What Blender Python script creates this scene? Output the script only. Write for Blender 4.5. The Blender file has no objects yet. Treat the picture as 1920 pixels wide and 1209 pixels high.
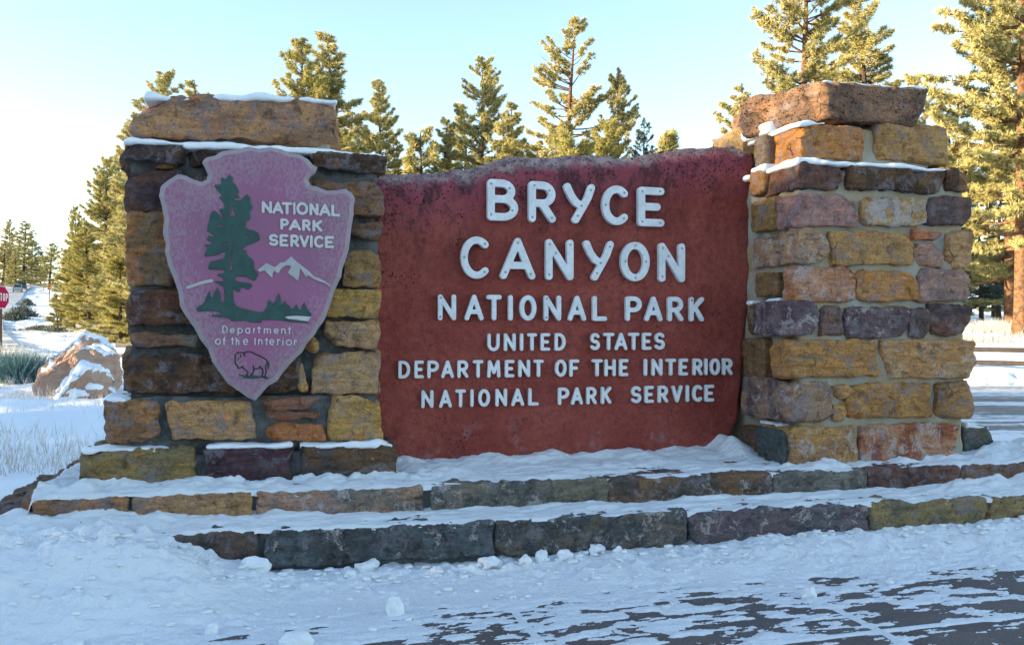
import bpy, math, random
import numpy as np
from mathutils import Vector, Matrix
random.seed(7)
SC = bpy.context.scene
COL = SC.collection
R = math.radians

# ------------------------------------------------------------------ camera, sky, sun, exposure
TH = R(15.5)                      # the wall recedes to the right by this angle
CT, ST = math.cos(TH), math.sin(TH)
F, CX, HY, CH = 1600.0, 960.0, 620.0, 1.10
cam_d = bpy.data.cameras.new('camera')
cam = bpy.data.objects.new('camera', cam_d); COL.objects.link(cam)
cam.location = (0, 0, CH); cam.rotation_euler = (R(90), 0, -TH)
cam_d.sensor_width = 36; cam_d.lens = 36 * F / 1920; cam_d.shift_y = (HY - 604.5) / 1920
cam_d.clip_start = 0.05; cam_d.clip_end = 3000
SC.camera = cam

SUN_A, SUN_EL = R(102), R(10)      # angle to the left of the view direction, elevation
sr, sf = -math.sin(SUN_A), math.cos(SUN_A)
SUN = Vector((sr * CT + sf * ST, -sr * ST + sf * CT, math.tan(SUN_EL))).normalized()
w = bpy.data.worlds.new('World'); SC.world = w; w.use_nodes = True
nt = w.node_tree
sky = nt.nodes.new('ShaderNodeTexSky'); sky.sky_type = 'NISHITA'; sky.sun_disc = False
sky.sun_elevation = SUN_EL; sky.sun_rotation = math.atan2(SUN.x, SUN.y)
sky.altitude = 2400; sky.air_density = 1.25; sky.dust_density = 1.0; sky.ozone_density = 1.0
nt.links.new(sky.outputs[0], nt.nodes['Background'].inputs[0])
nt.nodes['Background'].inputs[1].default_value = 0.15
sd = bpy.data.lights.new('sun', 'SUN'); sd.energy = 5.0; sd.angle = R(0.5); sd.color = (1.0, 0.80, 0.48)
so = bpy.data.objects.new('sun', sd); COL.objects.link(so)
so.rotation_euler = SUN.to_track_quat('Z', 'Y').to_euler(); so.location = (-20, 5, 20)
SC.view_settings.view_transform = 'Standard'; SC.view_settings.look = 'None'
SC.view_settings.exposure = 1.87; SC.view_settings.gamma = 1.0
SC.cycles.use_adaptive_sampling = True; SC.cycles.adaptive_threshold = 0.02
SC.cycles.max_bounces = 4; SC.cycles.diffuse_bounces = 3; SC.cycles.glossy_bounces = 2; SC.cycles.transmission_bounces = 2; SC.cycles.transparent_max_bounces = 4

# ------------------------------------------------------------------ measuring helpers
def ray(x, y):
    a = (x - CX) / F; b = (HY - y) / F
    return (ST + a * CT, CT - a * ST, b)
def onY(x, y, Y):
    d = ray(x, y); t = Y / d[1]; return (d[0] * t, CH + d[2] * t)          # X, Z
def onX(x, y, X):
    d = ray(x, y); t = X / d[0]; return (d[1] * t, CH + d[2] * t)          # Y, Z
def onZ(x, y, z):
    d = ray(x, y); t = (z - CH) / d[2]; return (d[0] * t, d[1] * t)        # X, Y
def cw(r, d):                                                              # camera frame (right, forward) to world
    return (r * CT + d * ST, -r * ST + d * CT)
def atd(x, d): return cw((x - CX) / F * d, d)

# ------------------------------------------------------------------ noise
def _hash(i, j, k):
    n = (i * 374761393 + j * 668265263 + k * 2147483647 + 1013904223) & 0xFFFFFFFF
    n = ((n ^ (n >> 13)) * 1274126177) & 0xFFFFFFFF
    n = ((n ^ (n >> 16)) * 2246822519) & 0xFFFFFFFF
    return ((n ^ (n >> 15)) & 0xFFFFFF) / float(0xFFFFFF) * 2 - 1
def vnoise(x, y, z):
    x, y, z = np.broadcast_arrays(np.asarray(x, float), np.asarray(y, float), np.asarray(z, float))
    xi, yi, zi = np.floor(x).astype(np.int64), np.floor(y).astype(np.int64), np.floor(z).astype(np.int64)
    fx, fy, fz = x - xi, y - yi, z - zi
    fx, fy, fz = [f * f * f * (f * (f * 6 - 15) + 10) for f in (fx, fy, fz)]
    o = 0
    for a in (0, 1):
        for b in (0, 1):
            for c in (0, 1):
                wgt = (fx if a else 1 - fx) * (fy if b else 1 - fy) * (fz if c else 1 - fz)
                o = o + wgt * _hash(xi + a, yi + b, zi + c)
    return o
def fbm(x, y, z, octv=4, gain=0.5):
    s, amp = 0, 1.0
    for o in range(octv):
        s = s + amp * vnoise(x * 2 ** o + 13.7 * o, y * 2 ** o + 5.1 * o, z * 2 ** o + 9.3 * o); amp *= gain
    return s
def sstep(a, b, x):
    t = np.clip((np.asarray(x, float) - a) / (b - a), 0, 1); return t * t * (3 - 2 * t)

# ------------------------------------------------------------------ object helpers
def tag(o, label=None, cat=None, group=None, kind=None):
    if label: o['label'] = label
    if cat: o['category'] = cat
    if group: o['group'] = group
    if kind: o['kind'] = kind
    return o
def empty(name, loc, label=None, cat=None, group=None):
    o = bpy.data.objects.new(name, None); COL.objects.link(o); o.location = loc; o.empty_display_size = 0.1
    return tag(o, label, cat, group)
def link(name, me, mat=None, parent=None, loc=(0, 0, 0)):
    o = bpy.data.objects.new(name, me); COL.objects.link(o); o.location = loc
    if mat is not None and not me.materials: me.materials.append(mat)
    if parent is not None:
        o.parent = parent
        o.location = Vector(loc) - world_loc(parent)
    return o
def world_loc(o):
    v = Vector(o.location)
    while o.parent is not None:
        o = o.parent; v = v + Vector(o.location)
    return v
def mesh(verts, faces, smooth=True, name='mesh'):
    """verts (n,3); faces: int array (m,3)/(m,4) or a list of lists"""
    me = bpy.data.meshes.new(name)
    verts = np.asarray(verts, float)
    if isinstance(faces, np.ndarray):
        m, k = faces.shape
        me.vertices.add(len(verts)); me.vertices.foreach_set('co', verts.ravel())
        me.loops.add(m * k); me.loops.foreach_set('vertex_index', faces.ravel().astype(np.int32))
        me.polygons.add(m)
        me.polygons.foreach_set('loop_start', np.arange(0, m * k, k, dtype=np.int32))
        me.polygons.foreach_set('loop_total', np.full(m, k, dtype=np.int32))
        me.update(calc_edges=True); me.validate()
    else:
        me.from_pydata([tuple(v) for v in verts], [], faces); me.update()
    if smooth: me.polygons.foreach_set('use_smooth', np.ones(len(me.polygons), bool))
    return me
def grid_faces(nu, nv):
    i, j = np.meshgrid(np.arange(nu - 1), np.arange(nv - 1), indexing='ij')
    a = i * nv + j
    return np.stack([a, a + nv, a + nv + 1, a + 1], -1).reshape(-1, 4)
_bg = {}
def box_grid(nx, ny, nz):
    k = (nx, ny, nz)
    if k in _bg: return _bg[k]
    idx, V, Fc = {}, [], []
    def vid(i, j, l):
        t = (i, j, l)
        if t not in idx:
            idx[t] = len(V); V.append((2 * i / nx - 1, 2 * j / ny - 1, 2 * l / nz - 1))
        return idx[t]
    for i in range(nx):
        for l in range(nz):
            Fc.append((vid(i, 0, l), vid(i + 1, 0, l), vid(i + 1, 0, l + 1), vid(i, 0, l + 1)))
            Fc.append((vid(i, ny, l), vid(i, ny, l + 1), vid(i + 1, ny, l + 1), vid(i + 1, ny, l)))
    for j in range(ny):
        for l in range(nz):
            Fc.append((vid(0, j, l), vid(0, j, l + 1), vid(0, j + 1, l + 1), vid(0, j + 1, l)))
            Fc.append((vid(nx, j, l), vid(nx, j + 1, l), vid(nx, j + 1, l + 1), vid(nx, j, l + 1)))
    for i in range(nx):
        for j in range(ny):
            Fc.append((vid(i, j, 0), vid(i, j + 1, 0), vid(i + 1, j + 1, 0), vid(i + 1, j, 0)))
            Fc.append((vid(i, j, nz), vid(i + 1, j, nz), vid(i + 1, j + 1, nz), vid(i, j + 1, nz)))
    _bg[k] = (np.array(V), np.array(Fc))
    return _bg[k]
def smooth_box(half, r, res, mx=400):
    n = [int(min(mx, max(3, round(2 * h / res)))) for h in half]
    p, f = box_grid(*n)
    half = np.array(half); q = p * half
    r = min(r, half.min() * 0.95)
    inner = np.clip(q, -(half - r), half - r); d = q - inner
    nrm = d / np.maximum(np.linalg.norm(d, axis=1, keepdims=True), 1e-9)
    return inner + r * nrm, nrm, f

_seed = [100]
def rock(name, parent, mat, quad, Y0, Y1, r=0.009, amp=0.011, fine=0.005, chip=0.026, strata=0.0, res=0.013,
         col=None, c2=None, lich=0.0, pit=0.0, seed=None, nchip=5, grow=.006):
    """a block whose XZ outline is quad (TL,TR,BR,BL) and which spans Y0..Y1"""
    if seed is None: _seed[0] += 1; seed = _seed[0]
    rng = np.random.default_rng(seed)
    TL, TR, BR, BL = [np.array(c, float) for c in quad]
    wdt = 0.5 * (np.linalg.norm(TR - TL) + np.linalg.norm(BR - BL)); hgt = 0.5 * (np.linalg.norm(TL - BL) + np.linalg.norm(TR - BR))
    ctr = (TL + TR + BR + BL) / 4; TL, TR, BR, BL = [c + (c - ctr) / np.abs(c - ctr).max() * grow for c in (TL, TR, BR, BL)]
    half = np.array([wdt / 2, (Y1 - Y0) / 2, hgt / 2])
    q, nrm, f = smooth_box(half, r, res)
    for _ in range(nchip):                                # broken corners and edges
        n = np.array([rng.choice([-1, 1]) * rng.uniform(0.2, 1), rng.choice([-1, -1, -1, 1]) * rng.uniform(0.2, 1), rng.choice([-1, 1]) * rng.uniform(0.2, 1)])
        n /= np.linalg.norm(n)
        c = (np.abs(n) * half).sum() - rng.uniform(0.3, 1.6) * chip - r * 0.3
        dd = np.maximum(0, q @ n - c); q = q - n * dd[:, None]
    s = q / half; u = (s[:, 0] + 1) / 2; v = (s[:, 2] + 1) / 2
    P = (BL[None] * ((1 - u) * (1 - v))[:, None] + BR[None] * (u * (1 - v))[:, None] + TL[None] * ((1 - u) * v)[:, None] + TR[None] * (u * v)[:, None])
    V = np.stack([P[:, 0], (Y0 + Y1) / 2 + q[:, 1], P[:, 1]], -1)
    o = rng.uniform(0, 500, 3)
    x, y, z = (V + o).T
    dsp = amp * (fbm(x * 7, y * 7, z * 9, 3) * 0.9 - 0.05) + amp * 0.9 * (np.abs(vnoise(x * 13, y * 13, z * 16)) - 0.35) + fine * fbm(x * 38, y * 38, z * 44, 3)
    if strata: dsp = dsp + strata * fbm(x * 3.5, y * 3.5, z * 42, 3)
    V = V + nrm * dsp[:, None]
    c = V.mean(0)
    me = mesh(V - c, f)
    ob = link(name, me, mat, parent, tuple(c))
    if col is not None: ob.color = (*col, 1)
    ob['c2'] = tuple(c2 if c2 is not None else (col or (0.2, 0.2, 0.2)))
    ob['lich'] = float(lich); ob['pit'] = float(pit)
    return ob
# ------------------------------------------------------------------ materials
def lin(c): return c / 12.92 if c <= 0.04045 else ((c + 0.055) / 1.055) ** 2.4
SNOWPX = (0.45, 0.58, 0.72)
def alb(r, g, b, k=1.25):
    """surface colour of a stone that the photograph shows in the open shade as (r,g,b)"""
    m = r * .35 + g * .45 + b * .2; r, g, b = [c + (m - c) * .30 for c in (r, g, b)]; e = (m / 104.0) ** .35; r, g, b = r * e, g * e, b * e
    o = [max(0.008, lin(c / 255) / s * k) for c, s in zip((r, g, b), SNOWPX)]; q = min(1.0, 0.60 / max(o))
    return tuple(x * q for x in o)
class M:
    def __init__(s, name, rough=0.8, spec=0.3):
        s.m = bpy.data.materials.new(name); s.m.use_nodes = True
        s.t = s.m.node_tree; s.b = s.t.nodes['Principled BSDF']
        s.b.inputs['Roughness'].default_value = rough; s.b.inputs['Specular IOR Level'].default_value = spec
    def n(s, typ, **kw):
        nd = s.t.nodes.new(typ)
        for k, v in kw.items(): setattr(nd, k, v)
        return nd
    def l(s, a, b): s.t.links.new(a, b)
    def val(s, sock, v):
        if isinstance(v, bpy.types.NodeSocket): s.l(v, sock)
        else: sock.default_value = v
    def coord(s, scale=(1, 1, 1), out='Object', rnd=False):
        tc = s.n('ShaderNodeTexCoord'); mp = s.n('ShaderNodeMapping'); s.l(tc.outputs[out], mp.inputs[0]); mp.inputs['Scale'].default_value = scale
        if rnd:
            oi = s.n('ShaderNodeObjectInfo'); m = s.n('ShaderNodeMath', operation='MULTIPLY'); s.l(oi.outputs['Random'], m.inputs[0]); m.inputs[1].default_value = 57.0
            s.l(m.outputs[0], mp.inputs['Location'])
        return mp.outputs[0]
    def noise(s, vec, scale, detail=4, rough=0.55, dist=0.0):
        nd = s.n('ShaderNodeTexNoise'); s.l(vec, nd.inputs['Vector']); nd.inputs['Scale'].default_value = scale
        nd.inputs['Detail'].default_value = detail; nd.inputs['Roughness'].default_value = rough; nd.inputs['Distortion'].default_value = dist
        return nd.outputs['Fac']
    def voro(s, vec, scale, feature='F1', out='Distance'):
        nd = s.n('ShaderNodeTexVoronoi', feature=feature); s.l(vec, nd.inputs['Vector']); nd.inputs['Scale'].default_value = scale
        return nd.outputs[out]
    def ramp(s, fac, a, b, va=0.0, vb=1.0):
        nd = s.n('ShaderNodeMapRange', clamp=True, interpolation_type='SMOOTHSTEP'); s.l(fac, nd.inputs[0])
        s.val(nd.inputs[1], a); s.val(nd.inputs[2], b); nd.inputs[3].default_value = va; nd.inputs[4].default_value = vb
        return nd.outputs[0]
    def mix(s, fac, a, b, mode='MIX'):
        nd = s.n('ShaderNodeMix', data_type='RGBA', blend_type=mode)
        s.val(nd.inputs[0], fac)
        for k, v in ((6, a), (7, b)):
            if isinstance(v, tuple) and len(v) == 3: v = (*v, 1)
            s.val(nd.inputs[k], v)
        return nd.outputs[2]
    def math(s, op, a, b=0.0):
        nd = s.n('ShaderNodeMath', operation=op); s.val(nd.inputs[0], a); s.val(nd.inputs[1], b); return nd.outputs[0]
    def attr(s, name, out='Fac'):
        nd = s.n('ShaderNodeAttribute', attribute_type='OBJECT', attribute_name=name); return nd.outputs[out]
    def col(s, v):
        if isinstance(v, tuple): v = (*v[:3], 1)
        s.val(s.b.inputs['Base Color'], v)
    def bump(s, hgt, dist, strength=1.0, prev=None):
        nd = s.n('ShaderNodeBump'); s.l(hgt, nd.inputs['Height']); nd.inputs['Distance'].default_value = dist; nd.inputs['Strength'].default_value = strength
        if prev is not None: s.l(prev, nd.inputs['Normal'])
        s.l(nd.outputs[0], s.b.inputs['Normal']); return nd.outputs[0]
MAT = {}
def stone_mat():
    m = M('sandstone', 0.82, 0.25)
    v = m.coord(rnd=True); vs = m.coord((1, 1, 5), rnd=True)
    oi = m.n('ShaderNodeObjectInfo')
    big = m.ramp(m.noise(v, 5.5, 3, 0.6, 0.6), 0.42, 0.58)
    c = m.mix(big, oi.outputs['Color'], m.attr('c2', 'Color'))
    st = m.ramp(m.noise(vs, 9, 5, 0.65, 0.3), 0.35, 0.66)
    c = m.mix(m.math('MULTIPLY', st, 0.55), c, m.mix(1.0, c, (0.42, 0.36, 0.34), 'MULTIPLY'))
    sp = m.ramp(m.noise(v, 46, 4, 0.7), 0.40, 0.66)
    c = m.mix(m.math('MULTIPLY', sp, 0.5), c, m.mix(1.0, c, (1.55, 1.5, 1.45), 'MULTIPLY'))
    dk = m.ramp(m.noise(v, 17, 5, 0.7, 0.8), 0.52, 0.68)
    c = m.mix(m.math('MULTIPLY', dk, 0.75), c, m.mix(1.0, c, (0.22, 0.21, 0.22), 'MULTIPLY'))
    pa = m.math('MULTIPLY', m.ramp(m.noise(v, 13, 6, 0.72, 0.5), 0.50, 0.60), m.ramp(m.noise(v, 3.1, 2), 0.37, 0.53))
    c = m.mix(m.math('MULTIPLY', pa, 0.62), c, m.mix(m.noise(v, 21, 3), (0.16, 0.150, 0.185), (0.33, 0.30, 0.32)))      # blue grey patina
    ru = m.ramp(m.noise(v, 11, 4, 0.6, 0.5), 0.56, 0.72)
    c = m.mix(m.math('MULTIPLY', ru, 0.5), c, m.mix(1.0, c, (1.5, 0.9, 0.55), 'MULTIPLY'))
    fs = m.noise(v, 85, 5, 0.75)
    c = m.mix(m.ramp(fs, 0.48, 0.34, 0.0, 0.65), c, m.mix(1.0, c, (0.25, 0.24, 0.25), 'MULTIPLY'))
    c = m.mix(m.ramp(fs, 0.56, 0.70, 0.0, 0.5), c, m.mix(1.0, c, (1.8, 1.7, 1.6), 'MULTIPLY'))
    wv = m.n('ShaderNodeMixRGB'); wv.inputs[0].default_value = 0.06; m.l(v, wv.inputs[1]); nz = m.n('ShaderNodeTexNoise'); nz.inputs['Scale'].default_value = 9; nz.inputs['Detail'].default_value = 4; m.l(v, nz.inputs['Vector']); m.l(nz.outputs['Color'], wv.inputs[2])
    ck = m.math('MULTIPLY', m.ramp(m.voro(wv.outputs[0], 7, 'DISTANCE_TO_EDGE'), 0.016, 0.002), m.ramp(m.noise(v, 4, 2), 0.60, 0.68))
    c = m.mix(m.math('MULTIPLY', ck, 0.75), c, (0.025, 0.02, 0.02))
    lf = m.noise(v, 11, 8, 0.78, 0.5)
    th = m.math('SUBTRACT', 0.67, m.math('MULTIPLY', m.attr('lich'), 0.36))
    lm = m.ramp(lf, th, m.math('ADD', th, 0.05))
    lcol = m.mix(m.noise(v, 30, 2), (0.40, 0.38, 0.36), (0.62, 0.57, 0.57))
    lm = m.math('MULTIPLY', lm, m.ramp(fs, 0.40, 0.52, 0.25, 1.0))
    c = m.mix(m.math('MULTIPLY', lm, 0.8), c, lcol)
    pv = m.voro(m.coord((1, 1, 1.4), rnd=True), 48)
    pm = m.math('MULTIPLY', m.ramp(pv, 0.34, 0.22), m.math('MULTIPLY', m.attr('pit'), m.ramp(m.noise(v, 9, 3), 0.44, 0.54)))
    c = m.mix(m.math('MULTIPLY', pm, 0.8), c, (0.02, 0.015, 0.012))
    m.col(c)
    h = m.math('ADD', m.noise(vs, 22, 6, 0.7), m.math('SUBTRACT', m.math('MULTIPLY', m.noise(v, 75, 5, 0.75), 0.8), m.math('MULTIPLY', ck, 0.5)))
    b1 = m.bump(h, 0.014, 1.0)
    m.bump(m.math('SUBTRACT', 1.0, pm), 0.012, 1.0, b1)
    return m.m
MAT['stone'] = stone_mat()
def simple(name, c, rough=0.7, spec=0.3, var=0.25, scale=12, bump=0.0, bscale=60, c2=None, metal=0.0):
    m = M(name, rough, spec); v = m.coord()
    n1 = m.ramp(m.noise(v, scale, 4, 0.6, 0.3), 0.35, 0.65)
    d = tuple(x * (1 - var) for x in c) if c2 is None else c2
    m.col(m.mix(n1, c, d)); m.b.inputs['Metallic'].default_value = metal
    if bump: m.bump(m.noise(v, bscale, 5, 0.65), bump, 0.8)
    return m.m
MAT['mortar_dark'] = simple('raked_dark_mortar', (0.14, 0.145, 0.145), 0.95, 0.1, 0.5, 14, 0.018, 60)
MAT['mortar_light'] = simple('grey_tan_mortar', (0.40, 0.39, 0.34), 0.95, 0.1, 0.0, 7, 0.016, 60, (0.42, 0.33, 0.20))
MAT['mortar_step'] = simple('grey_step_mortar', (0.20, 0.22, 0.24), 0.95, 0.1, 0.45, 12, 0.014, 60)
def snow_mat(name, c, dirt=0.0, grain=0.004):
    m = M(name, 0.55, 0.35); v = m.coord()
    cc = m.mix(m.noise(v, 3.5, 4), c, tuple(x * 0.93 for x in c))
    if dirt:
        dm = m.ramp(m.noise(v, 55, 3, 0.6), 0.70, 0.75)
        cc = m.mix(m.math('MULTIPLY', dm, dirt), cc, (0.12, 0.10, 0.08))
    m.col(cc)
    h = m.math('ADD', m.noise(v, 90, 4, 0.65), m.math('MULTIPLY', m.noise(v, 18, 5, 0.65), 1.8))
    m.bump(h, grain, 0.8)
    return m.m
MAT['snow'] = snow_mat('snow', (0.84, 0.855, 0.88), 0.25, 0.010)
MAT['snow_soft'] = snow_mat('fresh_snow', (0.85, 0.87, 0.90), 0.0, 0.0015)
MAT['snow_trod'] = snow_mat('trodden_snow', (0.76, 0.78, 0.80), 0.8, 0.007)
MAT['ice_chunk'] = snow_mat('snow_chunk', (0.87, 0.88, 0.90), 0.0, 0.006)
def panel_mat():
    m = M('red_concrete', 0.75, 0.3); v = m.coord(); vs = m.coord((1, 1, 0.45))
    c = m.mix(m.ramp(m.noise(v, 2.2, 4, 0.6, 0.4), 0.35, 0.65), (0.27, 0.050, 0.036), (0.36, 0.082, 0.060))
    c = m.mix(m.math('MULTIPLY', m.ramp(m.noise(v, 26, 6, 0.75), 0.42, 0.64), 0.60), c, (0.16, 0.027, 0.022))
    c = m.mix(m.math('MULTIPLY', m.ramp(m.noise(v, 60, 3, 0.7), 0.58, 0.72), 0.4), c, (0.46, 0.17, 0.14))
    tz = m.n('ShaderNodeSeparateXYZ'); tc = m.n('ShaderNodeTexCoord'); m.l(tc.outputs['Object'], tz.inputs[0])
    at = m.n('ShaderNodeAttribute', attribute_type='GEOMETRY', attribute_name='topd')   # distance below the rough top edge
    td = m.math('ADD', at.outputs['Fac'], m.math('MULTIPLY', m.math('SUBTRACT', m.noise(v, 6, 5, 0.65), 0.5), 0.22))
    c = m.mix(m.math('MULTIPLY', m.ramp(td, 0.40, 0.05), 0.62), c, (0.27, 0.055, 0.10))       # weathered purple towards the top edge
    stn = m.math('MULTIPLY', m.ramp(m.noise(vs, 7, 6, 0.78, 0.3), 0.46, 0.60), m.ramp(td, 0.66, 0.15))
    c = m.mix(m.math('MULTIPLY', stn, 0.72), c, (0.022, 0.014, 0.016))                            # black lichen stains
    c = m.mix(m.ramp(td, 0.10, 0.02), c, m.mix(m.ramp(m.noise(v, 18, 5, 0.7), 0.35, 0.65), (0.40, 0.30, 0.27), (0.17, 0.10, 0.11)))  # bare top edge
    pale = m.math('MULTIPLY', m.ramp(m.noise(v, 5, 5, 0.7), 0.56, 0.68), m.ramp(tz.outputs[2], -0.66, -0.80))
    c = m.mix(m.math('MULTIPLY', pale, 0.5), c, (0.36, 0.22, 0.24))
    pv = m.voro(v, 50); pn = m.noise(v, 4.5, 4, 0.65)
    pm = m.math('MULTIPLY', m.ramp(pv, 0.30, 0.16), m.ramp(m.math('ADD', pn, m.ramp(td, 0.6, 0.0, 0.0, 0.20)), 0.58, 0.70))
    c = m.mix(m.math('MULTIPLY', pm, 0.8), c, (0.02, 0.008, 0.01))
    m.col(c)
    h = m.math('ADD', m.noise(v, 32, 6, 0.7), m.math('MULTIPLY', m.noise(v, 110, 3, 0.6), 0.5))
    b1 = m.bump(h, 0.010, 0.9); m.bump(m.math('SUBTRACT', 1.0, pm), 0.010, 1.0, b1)
    return m.m
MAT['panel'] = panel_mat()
MAT['letter'] = simple('pale_painted_metal', (0.78, 0.79, 0.79), 0.5, 0.35, 0.16, 22, 0.0003, 90)
MAT['screw'] = simple('worn_screw_head', (0.42, 0.43, 0.42), 0.45, 0.4, 0.3, 200)
def arrow_mat():
    m = M('weathered_maroon_paint', 0.6, 0.35); v = m.coord(); vs = m.coord((1, 1, 0.5))
    at = m.n('ShaderNodeAttribute', attribute_type='GEOMETRY', attribute_name='edge')     # 0 at the chipped rim
    c = m.mix(m.ramp(m.noise(v, 3, 4), 0.35, 0.65), (0.32, 0.105, 0.205), (0.27, 0.11, 0.185))
    ero = m.math('ADD', m.noise(vs, 120, 5, 0.75), m.math('MULTIPLY', m.noise(v, 2.5, 3), 0.35))
    lim = m.ramp(at.outputs['Fac'], 0.02, 0.30, 0.60, 0.80)
    c = m.mix(m.math('MULTIPLY', m.ramp(ero, lim, m.math('ADD', lim, 0.14)), 0.62), c, (0.33, 0.25, 0.27))
    c = m.mix(m.ramp(at.outputs['Fac'], 0.026, 0.019), c, m.mix(m.noise(v, 20, 4), (0.38, 0.32, 0.32), (0.29, 0.20, 0.23)))
    m.col(c); m.bump(m.noise(v, 90, 4, 0.65), 0.0015, 0.8)
    return m.m
MAT['arrow'] = arrow_mat()
MAT['arrow_edge'] = simple('chipped_edge', (0.42, 0.24, 0.25), 0.8, 0.2, 0.4, 30, 0.004, 60)
MAT['green'] = simple('dark_green_paint', (0.032, 0.085, 0.075), 0.55, 0.35, 0.25, 20, 0.001, 90)
MAT['white_paint'] = simple('off_white_paint', (0.58, 0.56, 0.54), 0.55, 0.35, 0.12, 25, 0.001, 90)
MAT['grey_white'] = simple('grey_white_paint', (0.44, 0.42, 0.42), 0.55, 0.35, 0.15, 25, 0.001, 90)
MAT['black_line'] = simple('dark_engraved_line', (0.014, 0.024, 0.024), 0.6, 0.3, 0.2)
def slab_mat():
    m = M('paving_concrete', 0.7, 0.3); v = m.coord(out='Object')
    c = m.mix(m.ramp(m.noise(v, 3, 5, 0.65, 0.4), 0.35, 0.65), (0.125, 0.100, 0.092), (0.095, 0.078, 0.074))
    c = m.mix(m.math('MULTIPLY', m.ramp(m.noise(v, 160, 3, 0.6), 0.5, 0.7), 0.5), c, (0.25, 0.23, 0.24))
    c = m.mix(m.math('MULTIPLY', m.ramp(m.noise(v, 9, 6, 0.75), 0.54, 0.72), 0.40), c, (0.30, 0.31, 0.33))   # thin frost
    m.col(c); m.bump(m.noise(v, 140, 4, 0.6), 0.002, 0.7); return m.m
MAT['slab'] = slab_mat()
def road_mat():
    m = M('icy_asphalt', 0.55, 0.4); v = m.coord(); vs = m.coord((0.10, 1.0, 1))
    c = m.mix(m.noise(v, 8, 5), (0.10, 0.10, 0.11), (0.17, 0.17, 0.18))
    s = m.ramp(m.math('ADD', m.math('MULTIPLY', m.noise(vs, 0.9, 5, 0.7, 0.2), 0.75), m.math('MULTIPLY', m.noise(v, 5, 4, 0.7), 0.25)), 0.47, 0.56)
    c = m.mix(s, c, (0.72, 0.74, 0.77))
    m.col(c); m.bump(m.math('ADD', s, m.math('MULTIPLY', m.noise(v, 40, 4), 0.3)), 0.015, 0.7); return m.m
MAT['road'] = road_mat()
def ground_mat():
    m = M('snow_field', 0.6, 0.3); v = m.coord()
    c = m.mix(m.noise(v, 0.5, 4), (0.84, 0.86, 0.89), (0.78, 0.80, 0.84))
    # frosted dry vegetation pokes through farther up the slope
    tz = m.n('ShaderNodeSeparateXYZ'); tc = m.n('ShaderNodeTexCoord'); m.l(tc.outputs['Object'], tz.inputs[0])
    veg = m.math('MULTIPLY', m.ramp(m.noise(m.coord((1, 1, 1)), 0.35, 6, 0.75), 0.50, 0.62), m.ramp(tz.outputs[2], 0.3, 1.2))
    c = m.mix(m.math('MULTIPLY', veg, 0.75), c, m.mix(m.noise(v, 1.7, 4), (0.26, 0.21, 0.17), (0.36, 0.32, 0.28)))
    m.col(c)
    m.bump(m.math('ADD', m.noise(v, 4, 5, 0.65), m.math('MULTIPLY', m.noise(v, 22, 4), 0.35)), 0.05, 0.6); return m.m
MAT['ground'] = ground_mat()
def leaf_mat(name, c1, c2, frost, fr=0.4, trans=0.25):
    m = M(name, 0.7, 0.2); v = m.coord(out='Object', rnd=True)
    at = m.n('ShaderNodeAttribute', attribute_type='GEOMETRY', attribute_name='tone')
    c = m.mix(at.outputs['Fac'], c1, c2)
    fm = m.math('MULTIPLY', m.ramp(m.noise(v, 1.3, 3), 0.40, 0.60, 0.55, 1.0), fr)
    tp = m.n('ShaderNodeAttribute', attribute_type='GEOMETRY', attribute_name='tip')
    c = m.mix(m.math('MULTIPLY', fm, tp.outputs['Fac']), c, frost)
    m.col(c)
    tr = m.n('ShaderNodeBsdfTranslucent'); m.val(tr.inputs[0], c)
    mx = m.n('ShaderNodeMixShader'); mx.inputs[0].default_value = trans
    m.l(m.b.outputs[0], mx.inputs[1]); m.l(tr.outputs[0], mx.inputs[2])
    m.l(mx.outputs[0], m.t.nodes['Material Output'].inputs[0])
    return m.m
MAT['needle'] = leaf_mat('frosted_pine_needles', (0.050, 0.092, 0.042), (0.24, 0.225, 0.068), (0.84, 0.70, 0.31), 0.82, 0.14)
MAT['needle_yellow'] = leaf_mat('young_pine_needles', (0.10, 0.14, 0.035), (0.31, 0.28, 0.060), (0.80, 0.66, 0.28), 0.72, 0.2)
MAT['needle_dark'] = leaf_mat('dark_pine_needles', (0.030, 0.065, 0.048), (0.06, 0.10, 0.06), (0.45, 0.45, 0.36), 0.30, 0.12)
MAT['sage'] = leaf_mat('frosted_sagebrush', (0.035, 0.11, 0.12), (0.07, 0.18, 0.19), (0.45, 0.55, 0.58), 0.20, 0.1)
MAT['shrub'] = leaf_mat('dark_shrub_leaves', (0.035, 0.055, 0.035), (0.07, 0.085, 0.05), (0.5, 0.5, 0.5), 0.3, 0.1)
MAT['straw'] = leaf_mat('frosted_straw', (0.34, 0.27, 0.19), (0.46, 0.39, 0.30), (0.84, 0.82, 0.79), 0.85, 0.2)
MAT['bark'] = simple('orange_pine_bark', (0.22, 0.115, 0.06), 0.9, 0.1, 0.0, 9, 0.03, 14, (0.085, 0.05, 0.035))
MAT['bark_dark'] = simple('dark_pine_bark', (0.085, 0.062, 0.05), 0.9, 0.1, 0.5, 9, 0.03, 14)
MAT['boulder'] = simple('tan_limestone', (0.46, 0.26, 0.175), 0.9, 0.15, 0.0, 3.2, 0.12, 7, (0.48, 0.33, 0.25))
MAT['steel'] = simple('weathered_pipe_rail', (0.065, 0.05, 0.042), 0.5, 0.4, 0.3, 6, 0.0, 60)
MAT['wood_post'] = simple('brown_post', (0.12, 0.07, 0.05), 0.8, 0.2, 0.3, 8)
MAT['sign_red'] = simple('stop_red', (0.34, 0.012, 0.06), 0.8, 0.1, 0.1, 6)
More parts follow.
